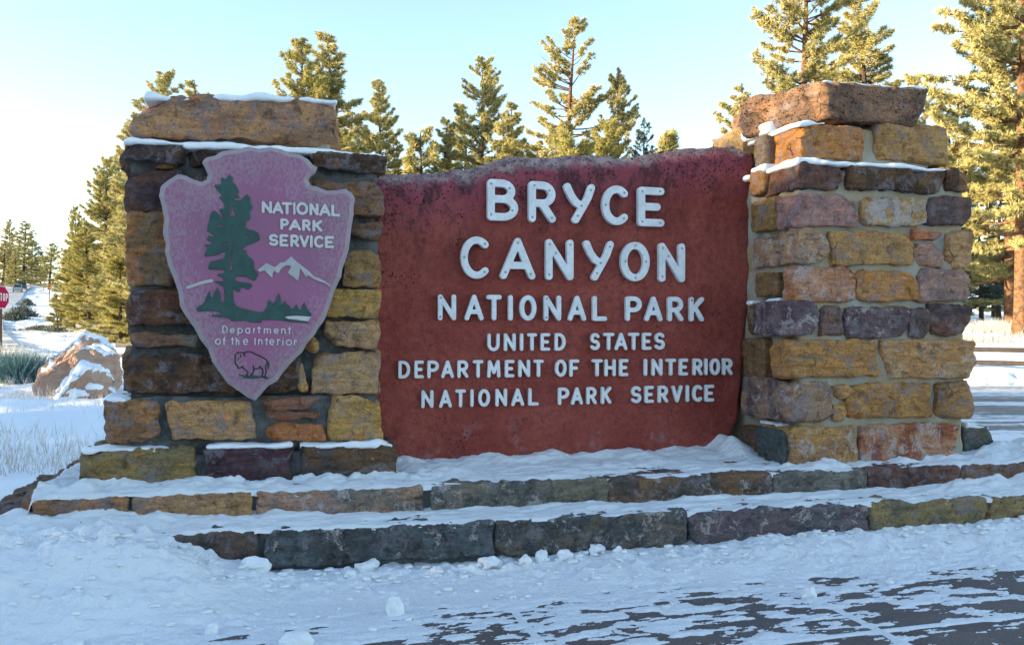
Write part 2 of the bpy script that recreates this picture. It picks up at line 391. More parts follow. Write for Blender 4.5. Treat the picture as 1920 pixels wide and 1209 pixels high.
MAT['sign_yellow'] = simple('warning_yellow', (0.62, 0.24, 0.012), 0.8, 0.1, 0.1, 6)
MAT['sign_white'] = simple('sign_white', (0.6, 0.6, 0.6), 0.8, 0.1, 0.05, 6)
MAT['sign_black'] = simple('sign_black', (0.015, 0.015, 0.015), 0.5, 0.3, 0.1, 6)
MAT['car_grey'] = simple('silver_grey_paint', (0.30, 0.31, 0.33), 0.3, 0.5, 0.05, 3)
MAT['car_dark'] = simple('dark_blue_paint', (0.025, 0.04, 0.05), 0.3, 0.5, 0.05, 3)
MAT['car_white'] = simple('white_paint', (0.62, 0.63, 0.65), 0.3, 0.5, 0.05, 3)
MAT['glass'] = simple('dark_car_glass', (0.02, 0.028, 0.032), 0.08, 0.6, 0.05, 3)
MAT['rubber'] = simple('tyre_rubber', (0.02, 0.02, 0.02), 0.9, 0.2, 0.1, 3)
MAT['tail'] = simple('red_lamp_lens', (0.45, 0.02, 0.015), 0.25, 0.5, 0.05, 3)
# ------------------------------------------------------------------ terrain
Z0, Z1 = 0.365, 0.235                 # upper and lower tread levels
YP, YR, YL = 4.60, 4.04, 4.33         # faces of the red panel, the near pillar and the arrowhead pillar
def Y1(X): return 4.055 - 0.060 * np.asarray(X)
def Y2(X): return 3.845 - 0.068 * np.asarray(X)
_ld = [0, 22, 45, 80, 120, 170, 200, 280, 350, 600, 1500]; _lz = [0, 0.0, .54, 1.6, 3.4, 6.9, 9.6, 15.8, 21, 30, 34]
_rd = [0, 17.6, 18.6, 20, 25, 30, 38, 60, 120, 280, 350, 600, 1500]; _rz = [0, 0, .08, .17, .58, 1.0, 1.28, 2.0, 5, 14, 19, 30, 34]
def terrain(r, d):
    r = np.asarray(r, float); d = np.asarray(d, float)
    dist = np.hypot(r, d); a = r / np.maximum(d, 0.5)
    wr = np.where(d > 0, sstep(-0.34, -0.1, a), 0.5)
    dd = np.where(d > 0, d, dist * 0.5)
    z = (1 - wr) * np.interp(dd, _ld, _lz) + wr * np.interp(dd, _rd, _rz)
    return z
def ground_z(X, Y):
    r = X * CT - Y * ST; d = X * ST + Y * CT
    return terrain(r, d)
az = np.concatenate([np.linspace(-180, -42, 40)[:-1], np.linspace(-42, 42, 230), np.linspace(42, 180, 40)[1:]])
rings = np.concatenate([[0.0, 0.8], np.geomspace(1.6, 40, 210), np.geomspace(41, 1400, 90)])
A, D = np.meshgrid(np.radians(az), rings, indexing='ij')
rr, dd = D * np.sin(A), D * np.cos(A)
gx, gy = cw(rr, dd)
gz = terrain(rr, dd) + np.minimum(0.05 + D * 0.002, 0.3) * fbm(gx * 0.55, gy * 0.55, 0, 4) * sstep(4, 9, D)
gz += 0.06 * np.maximum(0, fbm(gx * 1.6, gy * 1.6, 4.0, 3)) * sstep(4.5, 8, D) * sstep(60, 30, D)
flat = sstep(-5.2, -3.6, gx) * sstep(9.5, 7.5, gx) * sstep(6.6, 5.4, gy)
gz = gz * (1 - flat) - 0.07 * flat
onroad = sstep(5.8, 6.8, dd) * sstep(18.0, 17.3, dd) * sstep(-3.2, -2.0, rr)
gz = gz * (1 - onroad) - 0.06 * onroad
ground = link('ground', mesh(np.stack([gx, gy, gz], -1).reshape(-1, 3), grid_faces(*gx.shape)), MAT['ground'])
tag(ground, 'snow covered ground sloping up to the pine forest', None, None, 'structure')

# access road behind the monument
r1 = np.linspace(-2.0, 60, 120); d1 = np.linspace(6.2, 17.7, 60)
RR, DD = np.meshgrid(r1, d1, indexing='ij'); X_, Y_ = cw(RR, DD)
road = link('road', mesh(np.stack([RR, DD, 0.0 + 0.012 * vnoise(RR * .3, DD * .8, 0)], -1).reshape(-1, 3), grid_faces(120, 60)), MAT['road'])
road.rotation_euler = (0, 0, -TH); tag(road, 'icy access road passing behind the stone pillars', None, None, 'structure')
# main road climbing away at the left
rd = np.array([30, 60, 100, 140, 175, 215, 260, 300, 340, 380.]); re_ = np.array([-17.0, -35.8, -59.6, -82, -100.5, -122.5, -146, -173, -208, -250.])
dl = np.linspace(32, 370, 220); redge = np.interp(dl, rd, re_)
V = []
for k in range(8):
    rk = redge - 9.5 * k / 7 * np.interp(dl, [30, 370], [1.0, 1.15])
    x, y = cw(rk, dl); V.append(np.stack([x, y, terrain(rk, dl) + 0.10 + 0.0016 * dl], -1))
hw = link('highway', mesh(np.stack(V, 1).reshape(-1, 3), grid_faces(220, 8)), MAT['road'])
tag(hw, 'snow streaked road climbing away through the pines', None, None, 'structure')

# ------------------------------------------------------------------ pavement slabs under the snow
pave = link('pavement', mesh([(-4.2, -1, -.05), (7.2, -1, -.05), (7.2, 4.0, -.05), (-4.2, 4.0, -.05)], [[0, 1, 2, 3]], False), MAT['mortar_dark'])
tag(pave, 'square concrete paving in front of the monument', None, None, 'structure')
SP, JX, JY = 1.235, 2.14, 2.655
q, n_, f_ = smooth_box([SP / 2 - .011, SP / 2 - .011, .03], .006, .1)
slab_me = mesh(q, f_)
slab_me.materials.append(MAT['slab'])
for i in range(-5, 4):
    for j in range(-3, 1):
        link('slab', slab_me, None, pave, (JX + (i + .5) * SP, JY + (j + .5) * SP, -.03))

# ------------------------------------------------------------------ snow lying on the pavement, thin in front, banked up against the steps
def hsnow(X, Y):
    n = fbm(X * 6.5, Y * 21, 0.3, 6, .68); n2 = fbm(X * 9, Y * 9, 7.7, 4, .55); n3 = fbm(X * 1.3, Y * 1.6, 3.1, 3)
    big = vnoise(X * .9 + 3, Y * 1.7, 9.2)
    cov = np.interp(Y, [1.0, 2.7, 2.95, 3.15, 3.32, 3.5], [-.14, -.14, -.08, .16, .60, 1.7])
    cov = cov + .30 * big * sstep(3.5, 3.2, Y) - .03 * sstep(0.6, 2.6, X) * sstep(3.4, 3.1, Y)
    cov = cov + .45 * np.exp(-((X - .25) / .22) ** 2) * sstep(2.9, 3.1, Y)
    thin = .011 * np.clip(cov + .85 * n, -.6, .9)
    jx = np.abs(((X - JX) / SP + .5) % 1 - .5) * SP; jy = np.abs(((Y - JY) / SP + .5) % 1 - .5) * SP
    joint = .0035 * np.maximum(sstep(.017, .006, jx), sstep(.017, .006, jy)) * sstep(-1.0, .4, n2 + .6)
    z = np.maximum(thin, joint - .02 * (joint <= 0))
    edge = Y - (Y2(X) - .42)
    bank = (.026 + .044 * sstep(.7, 2.1, X)) * sstep(0.0, .40, edge) * (1 + .30 * n3) + .013 * sstep(.05, .30, edge) * np.maximum(n2, -.5)
    A = .235 * sstep(.12, -.78, X) * sstep(-3.6, -1.9, X)
    pile = A * sstep(3.18, 3.80, Y) * (1 + .10 * n3) + .014 * np.minimum(1, A * 6) * n2 * sstep(3.2, 3.5, Y) + .012 * np.minimum(1, A * 6) * np.maximum(0, vnoise(X * 21, Y * 21, 1.1) - .35) * sstep(3.3, 3.5, Y)
    pile = pile + sstep(.0, .30, edge) * (.014 * np.maximum(0, fbm(X * 15, Y * 15, 4.4, 3) - .05) + .010 * np.maximum(0, vnoise(X * 34, Y * 34, 5.1)))
    pile = pile + .026 * np.minimum(1, A * 6) * np.maximum(0, fbm(X * 11, Y * 11, 6.6, 4) - .10) * sstep(3.28, 3.45, Y)
    rgt = .05 * sstep(2.9, 4.2, X) * sstep(.15, .42, edge)
    return z + bank + pile + rgt
xs = np.concatenate([np.linspace(-4.1, -2.0, 60)[:-1], np.linspace(-2.0, 4.5, 830), np.linspace(4.5, 7.1, 60)[1:]])
ys = np.concatenate([np.linspace(-.9, 2.5, 110)[:-1], np.linspace(2.5, 3.98, 200)])
X_, Y_ = np.meshgrid(xs, ys, indexing='ij')
Z_ = hsnow(X_, Y_)
bord = np.minimum(np.minimum(X_ + 4.1, 7.1 - X_), Y_ + .9); Z_ = Z_ - .12 * sstep(.25, 0, bord)
plow = link('snow_on_pavement', mesh(np.stack([X_, Y_, Z_], -1).reshape(-1, 3), grid_faces(*X_.shape)), MAT['snow'])
tag(plow, 'trodden patchy snow thinning out over the paving', None, None, 'stuff')
# snow bank left of the steps joining the field
xs = np.linspace(-5.2, -1.0, 150); ys = np.linspace(3.3, 6.7, 120); X_, Y_ = np.meshgrid(xs, ys, indexing='ij')
Z_ = .05 + .05 * fbm(X_ * 1.5, Y_ * 1.5, 2, 4) + .16 * sstep(-2.6, -1.3, X_) * sstep(6.2, 4.2, Y_) * sstep(3.3, 3.9, Y_)
bord = np.minimum(np.minimum(X_ + 5.2, Y_ - 3.3), 6.7 - Y_); Z_ = Z_ - .25 * sstep(.5, 0, bord)
tag(link('snow_bank', mesh(np.stack([X_, Y_, Z_], -1).reshape(-1, 3), grid_faces(*X_.shape)), MAT['snow']), 'drifted snow beside the ends of the steps', None, None, 'stuff')
# ploughed rim along the far side of the access road
r1 = np.linspace(3.0, 30, 420); d1 = np.linspace(16.9, 19.2, 46); RR, DD = np.meshgrid(r1, d1, indexing='ij'); X_, Y_ = cw(RR, DD)
t = (DD - 16.9) / 2.3
Z_ = -.12 + .27 * sstep(.12, .55, t) + .06 * t + .055 * fbm(X_ * 2.5, Y_ * 2.5, 1, 4) + .05 * np.abs(vnoise(X_ * 7, Y_ * 7, 2)) - .25 * sstep(.8, 1, t) - .3 * sstep(4, 3, RR)
tag(link('snow_rim', mesh(np.stack([X_, Y_, Z_], -1).reshape(-1, 3), grid_faces(*X_.shape)), MAT['snow']), 'lumpy ploughed snow along the far road edge', None, None, 'stuff')
# ------------------------------------------------------------------ stone steps
def prism(poly, z0, z1):
    n = len(poly); V = [(x, y, z0) for x, y in poly] + [(x, y, z1) for x, y in poly]
    return mesh(V, [list(range(n))[::-1], list(range(n, 2 * n))] + [[i, (i + 1) % n, n + (i + 1) % n, n + i] for i in range(n)], False)
RX = 4.9
upper = empty('stone_step', (1.5, 4.4, Z1), 'upper stone step under the pillars and red panel, snow on its tread', 'step', 'steps of the monument')
lower = empty('stone_step', (1.5, 4.2, 0), 'lower stone step of long dark blocks along the snowy paving', 'step', 'steps of the monument')
link('core', prism([(-1.0, Y1(-1.0) + .035), (RX, Y1(RX) + .035), (RX, 4.1), (4.05, 4.24), (4.0, 5.3), (-1.0, 5.5)], -.05, Z0 - .012), MAT['mortar_step'], upper)
link('core', prism([(-1.28, Y2(-1.28) + .04), (RX, Y2(RX) + .04), (RX, 4.06), (4.08, 4.16), (4.08, 5.5), (-1.28, 5.8)], -.08, Z1 - .014), MAT['mortar_step'], lower)
def step_stone(parent, x0, x1, yln, zt, zb, depth, col, c2, slope, dy=0.0, **kw):
    """riser stone between photo columns x0..x1 on the line yln"""
    def xon(x):
        d = ray(x, 0); k = d[0] / d[1]; c = float(yln(0.0)); return k * c / (1 - slope * k)     # X = k*Y, Y = c + slope*X
    Xa, Xb = xon(x0), xon(x1); Y = float(yln((Xa + Xb) / 2)) + dy
    gn = lambda cc: min(1.25, .50 / max(cc)); col, c2 = [tuple(v * gn(cc) * k for v, k in zip(cc, (1.0, 1.03, 1.10))) for cc in (col, c2)]
    o = rock('stone', parent, MAT['stone'], [(Xa, zt), (Xb, zt), (Xb, zb), (Xa, zb)], Y, Y + depth, col=col, c2=c2, **kw)
    return shear(o, slope)
def shear(o, s):
    n = len(o.data.vertices); co = np.empty(n * 3); o.data.vertices.foreach_get('co', co); co = co.reshape(-1, 3); co[:, 1] += s * co[:, 0]
    o.data.vertices.foreach_set('co', co.ravel()); o.data.update(); return o
S1 = [(62, 238, (120, 90, 55), (100, 80, 60), .05), (249, 470, (135, 110, 70), (120, 100, 75), 0), (483, 792, (115, 95, 80), (80, 85, 80), .35),
      (811, 1138, (84, 88, 78), (62, 74, 76), .30), (1142, 1449, (88, 70, 52), (60, 62, 60), .3), (1453, 1626, (80, 90, 88), (70, 78, 78), .2),
      (1630, 1801, (84, 62, 58), (66, 52, 56), .1), (1805, 1990, (92, 72, 60), (80, 66, 60), .1), (1996, 2150, (90, 80, 62), (70, 66, 60), .1)]
for a, b, c, c2, li in S1:
    step_stone(upper, a, b, Y1, Z0 - .003, Z1 - .05, .42, alb(*c), alb(*c2), -.060, r=.012, strata=.004, lich=li, chip=.012, amp=.007)
S2 = [(30, 245, (80, 72, 62), (60, 62, 60), .1), (255, 482, (72, 66, 62), (58, 58, 62), .2), (498, 926, (56, 76, 88), (50, 62, 70), .30), (930, 1288, (72, 76, 72), (54, 66, 74), .32),
      (1296, 1631, (74, 70, 84), (58, 70, 82), .34), (1636, 1851, (98, 92, 58), (80, 84, 60), .15), (1857, 2010, (96, 92, 60), (84, 84, 60), .1), (2016, 2200, (80, 72, 62), (60, 62, 60), .1)]
for k, (a, b, c, c2, li) in enumerate(S2):
    step_stone(lower, a, b, Y2, Z1 - .003, .065 if 1 < k < 5 else .0, .46, alb(*c), alb(*c2), -.068, r=.018, strata=.005, lich=li, chip=.02, amp=.011)
for k, (ya, yb, c) in enumerate([(4.15, 4.62, (112, 84, 54)), (4.64, 5.1, (96, 74, 60)), (5.12, 5.5, (100, 78, 56))]):      # left ends
    rock('stone', upper, MAT['stone'], [(-1.075, Z0 - .002), (-.72, Z0 - .002), (-.72, .08), (-1.075, .08)], ya, yb, col=alb(*c), c2=alb(90, 76, 66), chip=.03, amp=.014, strata=.006)
for k, (ya, yb, c) in enumerate([(3.99, 4.5, (112, 80, 50)), (4.52, 5.05, (96, 72, 52)), (5.07, 5.75, (90, 72, 60))]):
    rock('stone', lower, MAT['stone'], [(-1.35, Z1 - .002), (-1.0, Z1 - .002), (-1.0, -.05), (-1.35, -.05)], ya, yb, col=alb(*c), c2=alb(84, 76, 66), chip=.03, amp=.014, strata=.006)

# snow on the two treads
def tread(name, label, xs, ys, zf, mat):
    X_, Y_ = np.meshgrid(xs, ys, indexing='ij'); X2, Yy, Z_ = zf(X_, Y_)
    return tag(link(name, mesh(np.stack([X2, Yy, Z_], -1).reshape(-1, 3), grid_faces(*X_.shape)), mat), label, None, None, 'stuff')
def t1(U, S):                         # S runs 0..1 from the nosing to the back
    Yf = Y1(U) + .010; Yb = 5.35; Y = Yf + S * (Yb - Yf); d = Y - Yf
    n = fbm(U * 4.5, Y * 16, 1.3, 5, .58); n2 = fbm(U * 11, Y * 11, 2.2, 4); lft = sstep(.25, -.25, U)
    h = .003 + .013 * n + .010 * sstep(.05, .30, d) - .009 * sstep(.07, 0, d) * (1 - lft) + .014 * lft * sstep(-.03, .10, d)
    btw = sstep(.98, 1.06, U) * sstep(2.75, 2.66, U)
    h = h + sstep(.26, .0, YP - Y) * (.040 + .030 * fbm(U * 3.1, 0, 5.5, 4) + .012 * n2) * sstep(.55, .62, U) * sstep(2.8, 2.7, U)
    h = h + .020 * sstep(.16, .02, np.abs(Y - YR)) * sstep(2.55, 2.7, U) * (.6 + n2) + .07 * sstep(.12, .0, np.abs(U - 2.60)) * sstep(4.2, 4.5, Y)
    h = h + .05 * sstep(3.85, 4.2, U) * (1 + .5 * n2) + .03 * sstep(.20, .0, np.abs(Y - 4.25)) * sstep(1.0, .7, U) * (.6 + n2)
    h = h - .35 * sstep(0, .1, (Y - 4.2)) * sstep(4.02, 4.1, U) - .25 * sstep(-1.02, -1.07, U) - .02 * (d <= 0.001)
    return U, Y, Z0 + np.maximum(h, -.35)
tread('tread_snow', 'thin packed snow on the upper tread below the panel', np.linspace(-1.08, 4.85, 720), np.concatenate([np.linspace(0, .62, 105)[:-1], np.linspace(.62, 1, 14)]), t1, MAT['snow_trod'])
def t2(U, S):
    Yf = Y2(U) + .010; Yb = Y1(U) + .05; Y = Yf + S * (Yb - Yf); d = Y - Yf
    n = fbm(U * 4.0, Y * 18, 8.3, 5, .58); n2 = fbm(U * 12, Y * 12, 6.2, 4); lft = sstep(.55, -.15, U)
    h = .006 + .012 * n + .014 * sstep(.08, .26, d) * (1 + .4 * n2) - .008 * sstep(.05, 0, d) * (1 - lft) + lft * (.022 * sstep(-.02, .15, d) + .008 * n2)
    h = h + sstep(-.25, -.9, U) * .035 * sstep(.0, .25, d)
    h = h + .045 * sstep(3.2, 3.9, U) * sstep(.05, .25, d) * (1 + .5 * n2) - .02 * (d <= 0.001) - .3 * sstep(-1.28, -1.34, U)
    return U, Y, Z1 + h
tread('tread_snow', 'packed snow ledge on the lower tread between the two risers', np.linspace(-1.36, 4.85, 760), np.linspace(0, 1, 48), t2, MAT['snow_trod'])

# ------------------------------------------------------------------ near pillar (right of the red panel)
def core_box(parent, x0, x1, y0, y1, z0, z1, mat, res=.025, amp=.012):
    half = [(x1 - x0) / 2, (y1 - y0) / 2, (z1 - z0) / 2]; q, n, f = smooth_box(half, .02, res)
    c = np.array([(x0 + x1) / 2, (y0 + y1) / 2, (z0 + z1) / 2]); P = q + c
    P = P + n * (amp * fbm(P[:, 0] * 9, P[:, 1] * 9, P[:, 2] * 9, 4))[:, None]
    return link('mortar', mesh(P - c, f), mat, parent, tuple(c))
rp = empty('stone_pillar', (3.3, 4.5, Z0), 'stone pillar of multicoloured blocks in pale mortar beside the red panel', 'pillar', 'pillars holding the sign')
def bx(y0, y1): return y0, y1
def rstone(xl, xc, xr, yt, yb, col, c2=None, dy=0.0, lich=0, pit=0, jit=4, dep=None, **kw):
    """xl: photo column where its side face ends (None: not a corner stone), xc..xr: its front face"""
    Yf = YR + dy; rng = random.Random(int(xr * 31 + yt * 7))
    j = lambda: rng.uniform(-jit, jit)
    # yt, yb are measured at the middle of the stone; perspective shifts the ends by the slope of the wall
    xm = (xc + xr) / 2; sl = lambda x, y: y + (x - xm) * 1.74e-4 * (HY - y)
    q = [onY(xc, sl(xc, yt) + j() * .7, Yf), onY(xr, sl(xr, yt) + j() * .7, Yf), onY(xr + j() * .7, sl(xr, yb) + j() * .7, Yf), onY(xc, sl(xc, yb) + j() * .7, Yf)]
    if xl is not None:
        ym = onX(xl, 500, q[0][0])[0]; D = ym - Yf
        q[3] = (q[0][0], q[3][1])
    else: D = dep or .30
    return rock('stone', rp, MAT['stone'], q, Yf, Yf + D, col=alb(*col), c2=alb(*(c2 or col)), lich=lich, pit=pit, **kw)
def lstone(xa, xb, yt, yb, col, c2=None, xcorner=1490, lich=0, dx=0.0, th=.25):
    X = onY(xcorner, 500, YR)[0] + dx - .004
    Ya, Za = onX(xb, yt, X); Yb, Zb = onX(xa, yt, X); Zl = onX((xa + xb) / 2, yb, X)[1]; Zt = onX((xa + xb) / 2, yt, X)[1]
    return rock('stone', rp, MAT['stone'], [(X, Zt), (X + th, Zt), (X + th, Zl), (X, Zl)], Ya, Yb, col=alb(*col), c2=alb(*(c2 or col)), lich=lich, r=.012, chip=.012)
xc0 = onY(1490, 500, YR)[0]; xr0 = onY(1816, 500, YR)[0]
core_box(rp, xc0 + .050, xr0, YR + .034, YR + .96, Z0 - .1, onY(1500, 312, YR)[1], MAT['mortar_light'])
xa0 = onY(1512, 260, YR)[0]; core_box(rp, onY(1503, 260, YR + .07)[0] + .03, onY(1768, 260, YR)[0], YR + .10, YR + .90, onY(1500, 330, YR)[1], onY(1547, 226, YR)[1], MAT['mortar_light'])
# cap
capq = [onY(1547, 152, YR + .05), onY(1742, 167, YR + .05), onY(1730, 236, YR + .05), onY(1556, 222, YR + .05)]
rock('stone', rp, MAT['stone'], capq, YR + .05, YR + .98, r=.02, chip=.04, amp=.014, fine=.006, col=alb(112, 88, 68), c2=alb(88, 74, 64), pit=1.0, lich=.12, nchip=4)
cap = rp.children[-1]; cap.name = 'cap_stone'
co = np.empty(len(cap.data.vertices) * 3); cap.data.vertices.foreach_get('co', co); co = co.reshape(-1, 3)   # its left face runs back at a slant
u_ = (co[:, 0] - co[:, 0].min()) / np.ptp(co[:, 0]); v_ = np.clip((co[:, 1] - co[:, 1].min()) / .42, 0, 1); co[:, 0] -= (.27 * v_ - .45 * np.maximum(0, co[:, 1] - co[:, 1].min() - .42)) * (1 - u_) ; co[:, 2] -= .02 * v_ * (1 - u_)
cap.data.vertices.foreach_set('co', co.ravel()); cap.data.update()
# A
rstone(1436, 1503, 1620, 232, 297, (160, 112, 48), (146, 104, 62), .07, lich=.12)
rstone(None, 1645, 1777, 238, 304, (142, 116, 62), (122, 96, 54), .07, lich=.05)
lstone(1414, 1437, 258, 312, (84, 82, 76), None, 1501)
lstone(1335, 1394, 250, 300, (150, 132, 84), None, 1501)
# B
rstone(1434, 1499, 1576, 304, 352, (92, 66, 58), (70, 56, 62), 0, .08)
rstone(None, 1593, 1717, 310, 356, (88, 66, 42), (66, 52, 40))
rstone(None, 1722, 1777, 320, 361, (100, 76, 46), (74, 60, 42))
rstone(None, 1779, 1819, 318, 354, (104, 76, 42), (60, 48, 44))
lstone(1406, 1432, 321, 366, (112, 86, 50))
# C
lstone(1407, 1452, 376, 432, (112, 92, 48))
rstone(1454, 1495, 1609, 367, 425, (104, 84, 86), (124, 96, 98), 0, .12)
rstone(None, 1619, 1738, 368, 424, (146, 118, 68), (178, 164, 128), 0, .55)
rstone(None, 1740, 1822, 368, 422, (86, 72, 74), (74, 66, 72), 0, .1)
# D
rstone(1414, 1499, 1554, 433, 492, (116, 96, 80), (136, 114, 78), 0, .38)
rstone(None, 1558, 1713, 434, 497, (136, 108, 58), (122, 100, 62), 0, .1)
rstone(None, 1717, 1770, 432, 451, (148, 88, 56), None, 0, 0, jit=2)
rstone(None, 1717, 1770, 455, 496, (132, 104, 80), (120, 100, 92), 0, .15)
rstone(None, 1781, 1824, 432, 499, (136, 110, 72), (116, 96, 68))
# E
lstone(1416, 1459, 510, 555, (104, 84, 50))
rstone(1466, 1488, 1604, 501, 566, (146, 92, 48), (136, 104, 84), 0, .35)
rstone(None, 1608, 1724, 509, 566, (156, 110, 44), (140, 104, 60), 0, .12)
rstone(None, 1726, 1820, 503, 566, (104, 88, 88), (122, 100, 92), 0, .25)
# F
rstone(1415, 1486, 1538, 568, 627, (78, 68, 86), (96, 84, 96), 0, .42)
lstone(1404, 1414, 574, 625, (92, 74, 46))
rstone(None, 1542, 1586, 576, 631, (98, 78, 74), (80, 66, 68), 0, .2)
rstone(None, 1588, 1704, 577, 637, (74, 66, 76), (84, 72, 84), 0, .36)
rstone(None, 1707, 1741, 580, 631, (80, 72, 76), None, 0, .25)
rstone(None, 1743, 1823, 573, 627, (68, 58, 66), (98, 72, 62), 0, .08)
# G
lstone(1393, 1434, 636, 712, (102, 80, 50))
rstone(1443, 1485, 1645, 638, 708, (146, 108, 48), (126, 98, 54), 0, .05)
rstone(None, 1656, 1829, 639, 708, (138, 104, 58), (152, 128, 88), 0, .32, chip=.05)
# H
rstone(1391, 1482, 1563, 716, 791, (86, 72, 76), (116, 98, 80), 0, .32)
rstone(None, 1566, 1611, 724, 747, (138, 108, 62), None, 0, 0, jit=2)
rstone(None, 1563, 1586, 758, 790, (136, 108, 60), None, 0, 0, jit=2)
rstone(None, 1589, 1748, 720, 782, (138, 106, 50), (122, 92, 46), 0, .1)
rstone(None, 1760, 1826, 718, 784, (126, 98, 56), (108, 86, 56))
# I
lstone(1387, 1418, 800, 856, (86, 68, 46))
rstone(1419, 1483, 1607, 801, 876, (146, 118, 64), (120, 94, 62), 0, .36)
rstone(None, 1616, 1803, 796, 874, (126, 70, 44), (138, 104, 80), 0, .42, chip=.05)
rstone(None, 1809, 1866, 803, 864, (58, 86, 90), (66, 84, 80), .10, 0)
lstone(1418, 1470, 805, 872, (56, 78, 88), None, 1482, dx=-.016)

# ------------------------------------------------------------------ arrowhead pillar (left)
lp = empty('stone_pillar', (.2, 4.8, Z0), 'stone pillar with dark raked joints behind the arrowhead plaque', 'pillar', 'pillars holding the sign')
def pstone(x0, x1, yt, yb, col, c2=None, Y=YL, lich=0, pit=0, jit=3, dep=.35, quad=None, **kw):
    rng = random.Random(int(x0 * 13 + yt * 5)); j = lambda: rng.uniform(-jit, jit)
    xm = (x0 + x1) / 2; sl = lambda x, y: y + (x - xm) * 1.74e-4 * (HY - y)
    q = quad or [(x0 + j(), sl(x0, yt) + j()), (x1 + j(), sl(x1, yt) + j()), (x1 + j(), sl(x1, yb) + j()), (x0 + j(), sl(x0, yb) + j())]
    q = [onY(px, py, Y) for px, py in q]
    kw.setdefault('chip', .03); kw.setdefault('amp', .013)
    return rock('stone', lp, MAT['stone'], q, Y, Y + dep, col=alb(*col), c2=alb(*(c2 or col)), lich=lich, pit=pit, **kw)
def px_x(x, Y): return onY(x, 500, Y)[0]
core_box(lp, px_x(244, YL + .05), px_x(708, YL + .05), YL + .055, YL + 1.0, Z0 - .05, onY(480, 285, YL)[1], MAT['mortar_dark'])
core_box(lp, px_x(205, YL), px_x(706, YL), YL + .005, YL + 1.05, Z0 - .05, onY(480, 742, YL)[1], MAT['mortar_dark'])
core_box(lp, px_x(165, YL - .04), px_x(728, YL - .04), YL - .045, YL + 1.1, Z0 - .05, onY(480, 848, YL - .04)[1], MAT['mortar_dark'])
pstone(0, 0, 0, 0, (152, 118, 80), (118, 98, 80), YL + .03, .04, quad=[(262, 184), (629, 183), (637, 268), (247, 252)], dep=.85, chip=.07, amp=.020, strata=.006, nchip=7).name = 'cap_stone'
core_box(lp, px_x(275, YL), px_x(625, YL), YL + .12, YL + .8, onY(480, 290, YL)[1], onY(480, 250, YL)[1], MAT['mortar_light'])
# a
pstone(229, 344, 264, 300, (72, 60, 54), (60, 54, 60), YL - .015, strata=.010)
pstone(356, 424, 277, 311, (70, 56, 54), (62, 54, 56))
pstone(430, 560, 284, 312, (76, 62, 54), (62, 54, 56))
pstone(589, 721, 291, 317, (86, 70, 52), (68, 58, 50), YL - .02, strata=.012)
pstone(290, 342, 298, 317, (112, 84, 44), None, YL + .02, jit=2)
# b
pstone(236, 352, 322, 397, (60, 52, 66), (80, 58, 54), lich=.06)
pstone(586, 716, 337, 404, (112, 84, 54), (100, 76, 54))
pstone(360, 580, 325, 400, (92, 70, 54), None)
# c
pstone(238, 330, 401, 531, (128, 88, 46), (98, 84, 62), lich=.04)
pstone(655, 715, 417, 452, (96, 76, 58), (84, 70, 60))
pstone(645, 714, 470, 536, (134, 108, 56), (116, 96, 56), lich=.06)
pstone(345, 630, 410, 530, (96, 74, 56), None)
# d
pstone(242, 372, 545, 608, (94, 66, 46), (80, 56, 50), lich=.06)
pstone(600, 713, 545, 594, (160, 136, 62), (142, 118, 54))
# e
pstone(246, 381, 627, 650, (104, 80, 64), (88, 92, 74), lich=.10, jit=1.5, strata=.006)
pstone(570, 592, 632, 658, (140, 112, 54), None, jit=1.5)
pstone(609, 711, 604, 650, (142, 122, 82), (124, 104, 76), quad=[(611, 603), (711, 601), (709, 659), (612, 642)])
# f
pstone(240, 556, 664, 737, (88, 66, 44), (66, 54, 50), lich=.06)
pstone(0, 0, 0, 0, (150, 126, 76), None, quad=[(561, 684), (567, 684), (581, 736), (556, 736)], chip=.01)
pstone(582, 713, 663, 735, (138, 118, 78), (124, 108, 84), lich=.08)
# g
pstone(198, 299, 752, 830, (130, 96, 54), (108, 84, 60), YL - .035, .1)
pstone(0, 0, 0, 0, (168, 136, 82), (150, 122, 82), YL - .035, .16, quad=[(307, 753), (469, 754), (481, 823), (325, 824)])
pstone(496, 600, 749, 768, (118, 80, 58), None, YL - .03, jit=1.5); pstone(496, 598, 771, 789, (112, 78, 58), None, YL - .03, jit=1.5)
pstone(500, 607, 796, 827, (146, 92, 44), (124, 84, 52), YL - .03, jit=2)
pstone(618, 715, 747, 827, (158, 130, 58), (146, 124, 78), YL - .035, lich=.06)
pstone(310, 340, 741, 747, (112, 84, 58), None, YL, jit=.5)
# h: the proud base course
pstone(151, 360, 846, 913, (110, 100, 56), (96, 94, 64), YL - .09, .08, strata=.006, dep=.45)
pstone(386, 547, 839, 910, (72, 52, 72), (62, 52, 68), YL - .08, .10, dep=.45)
pstone(566, 744, 836, 903, (66, 68, 76), (86, 70, 50), YL - .09, .16, dep=.5)
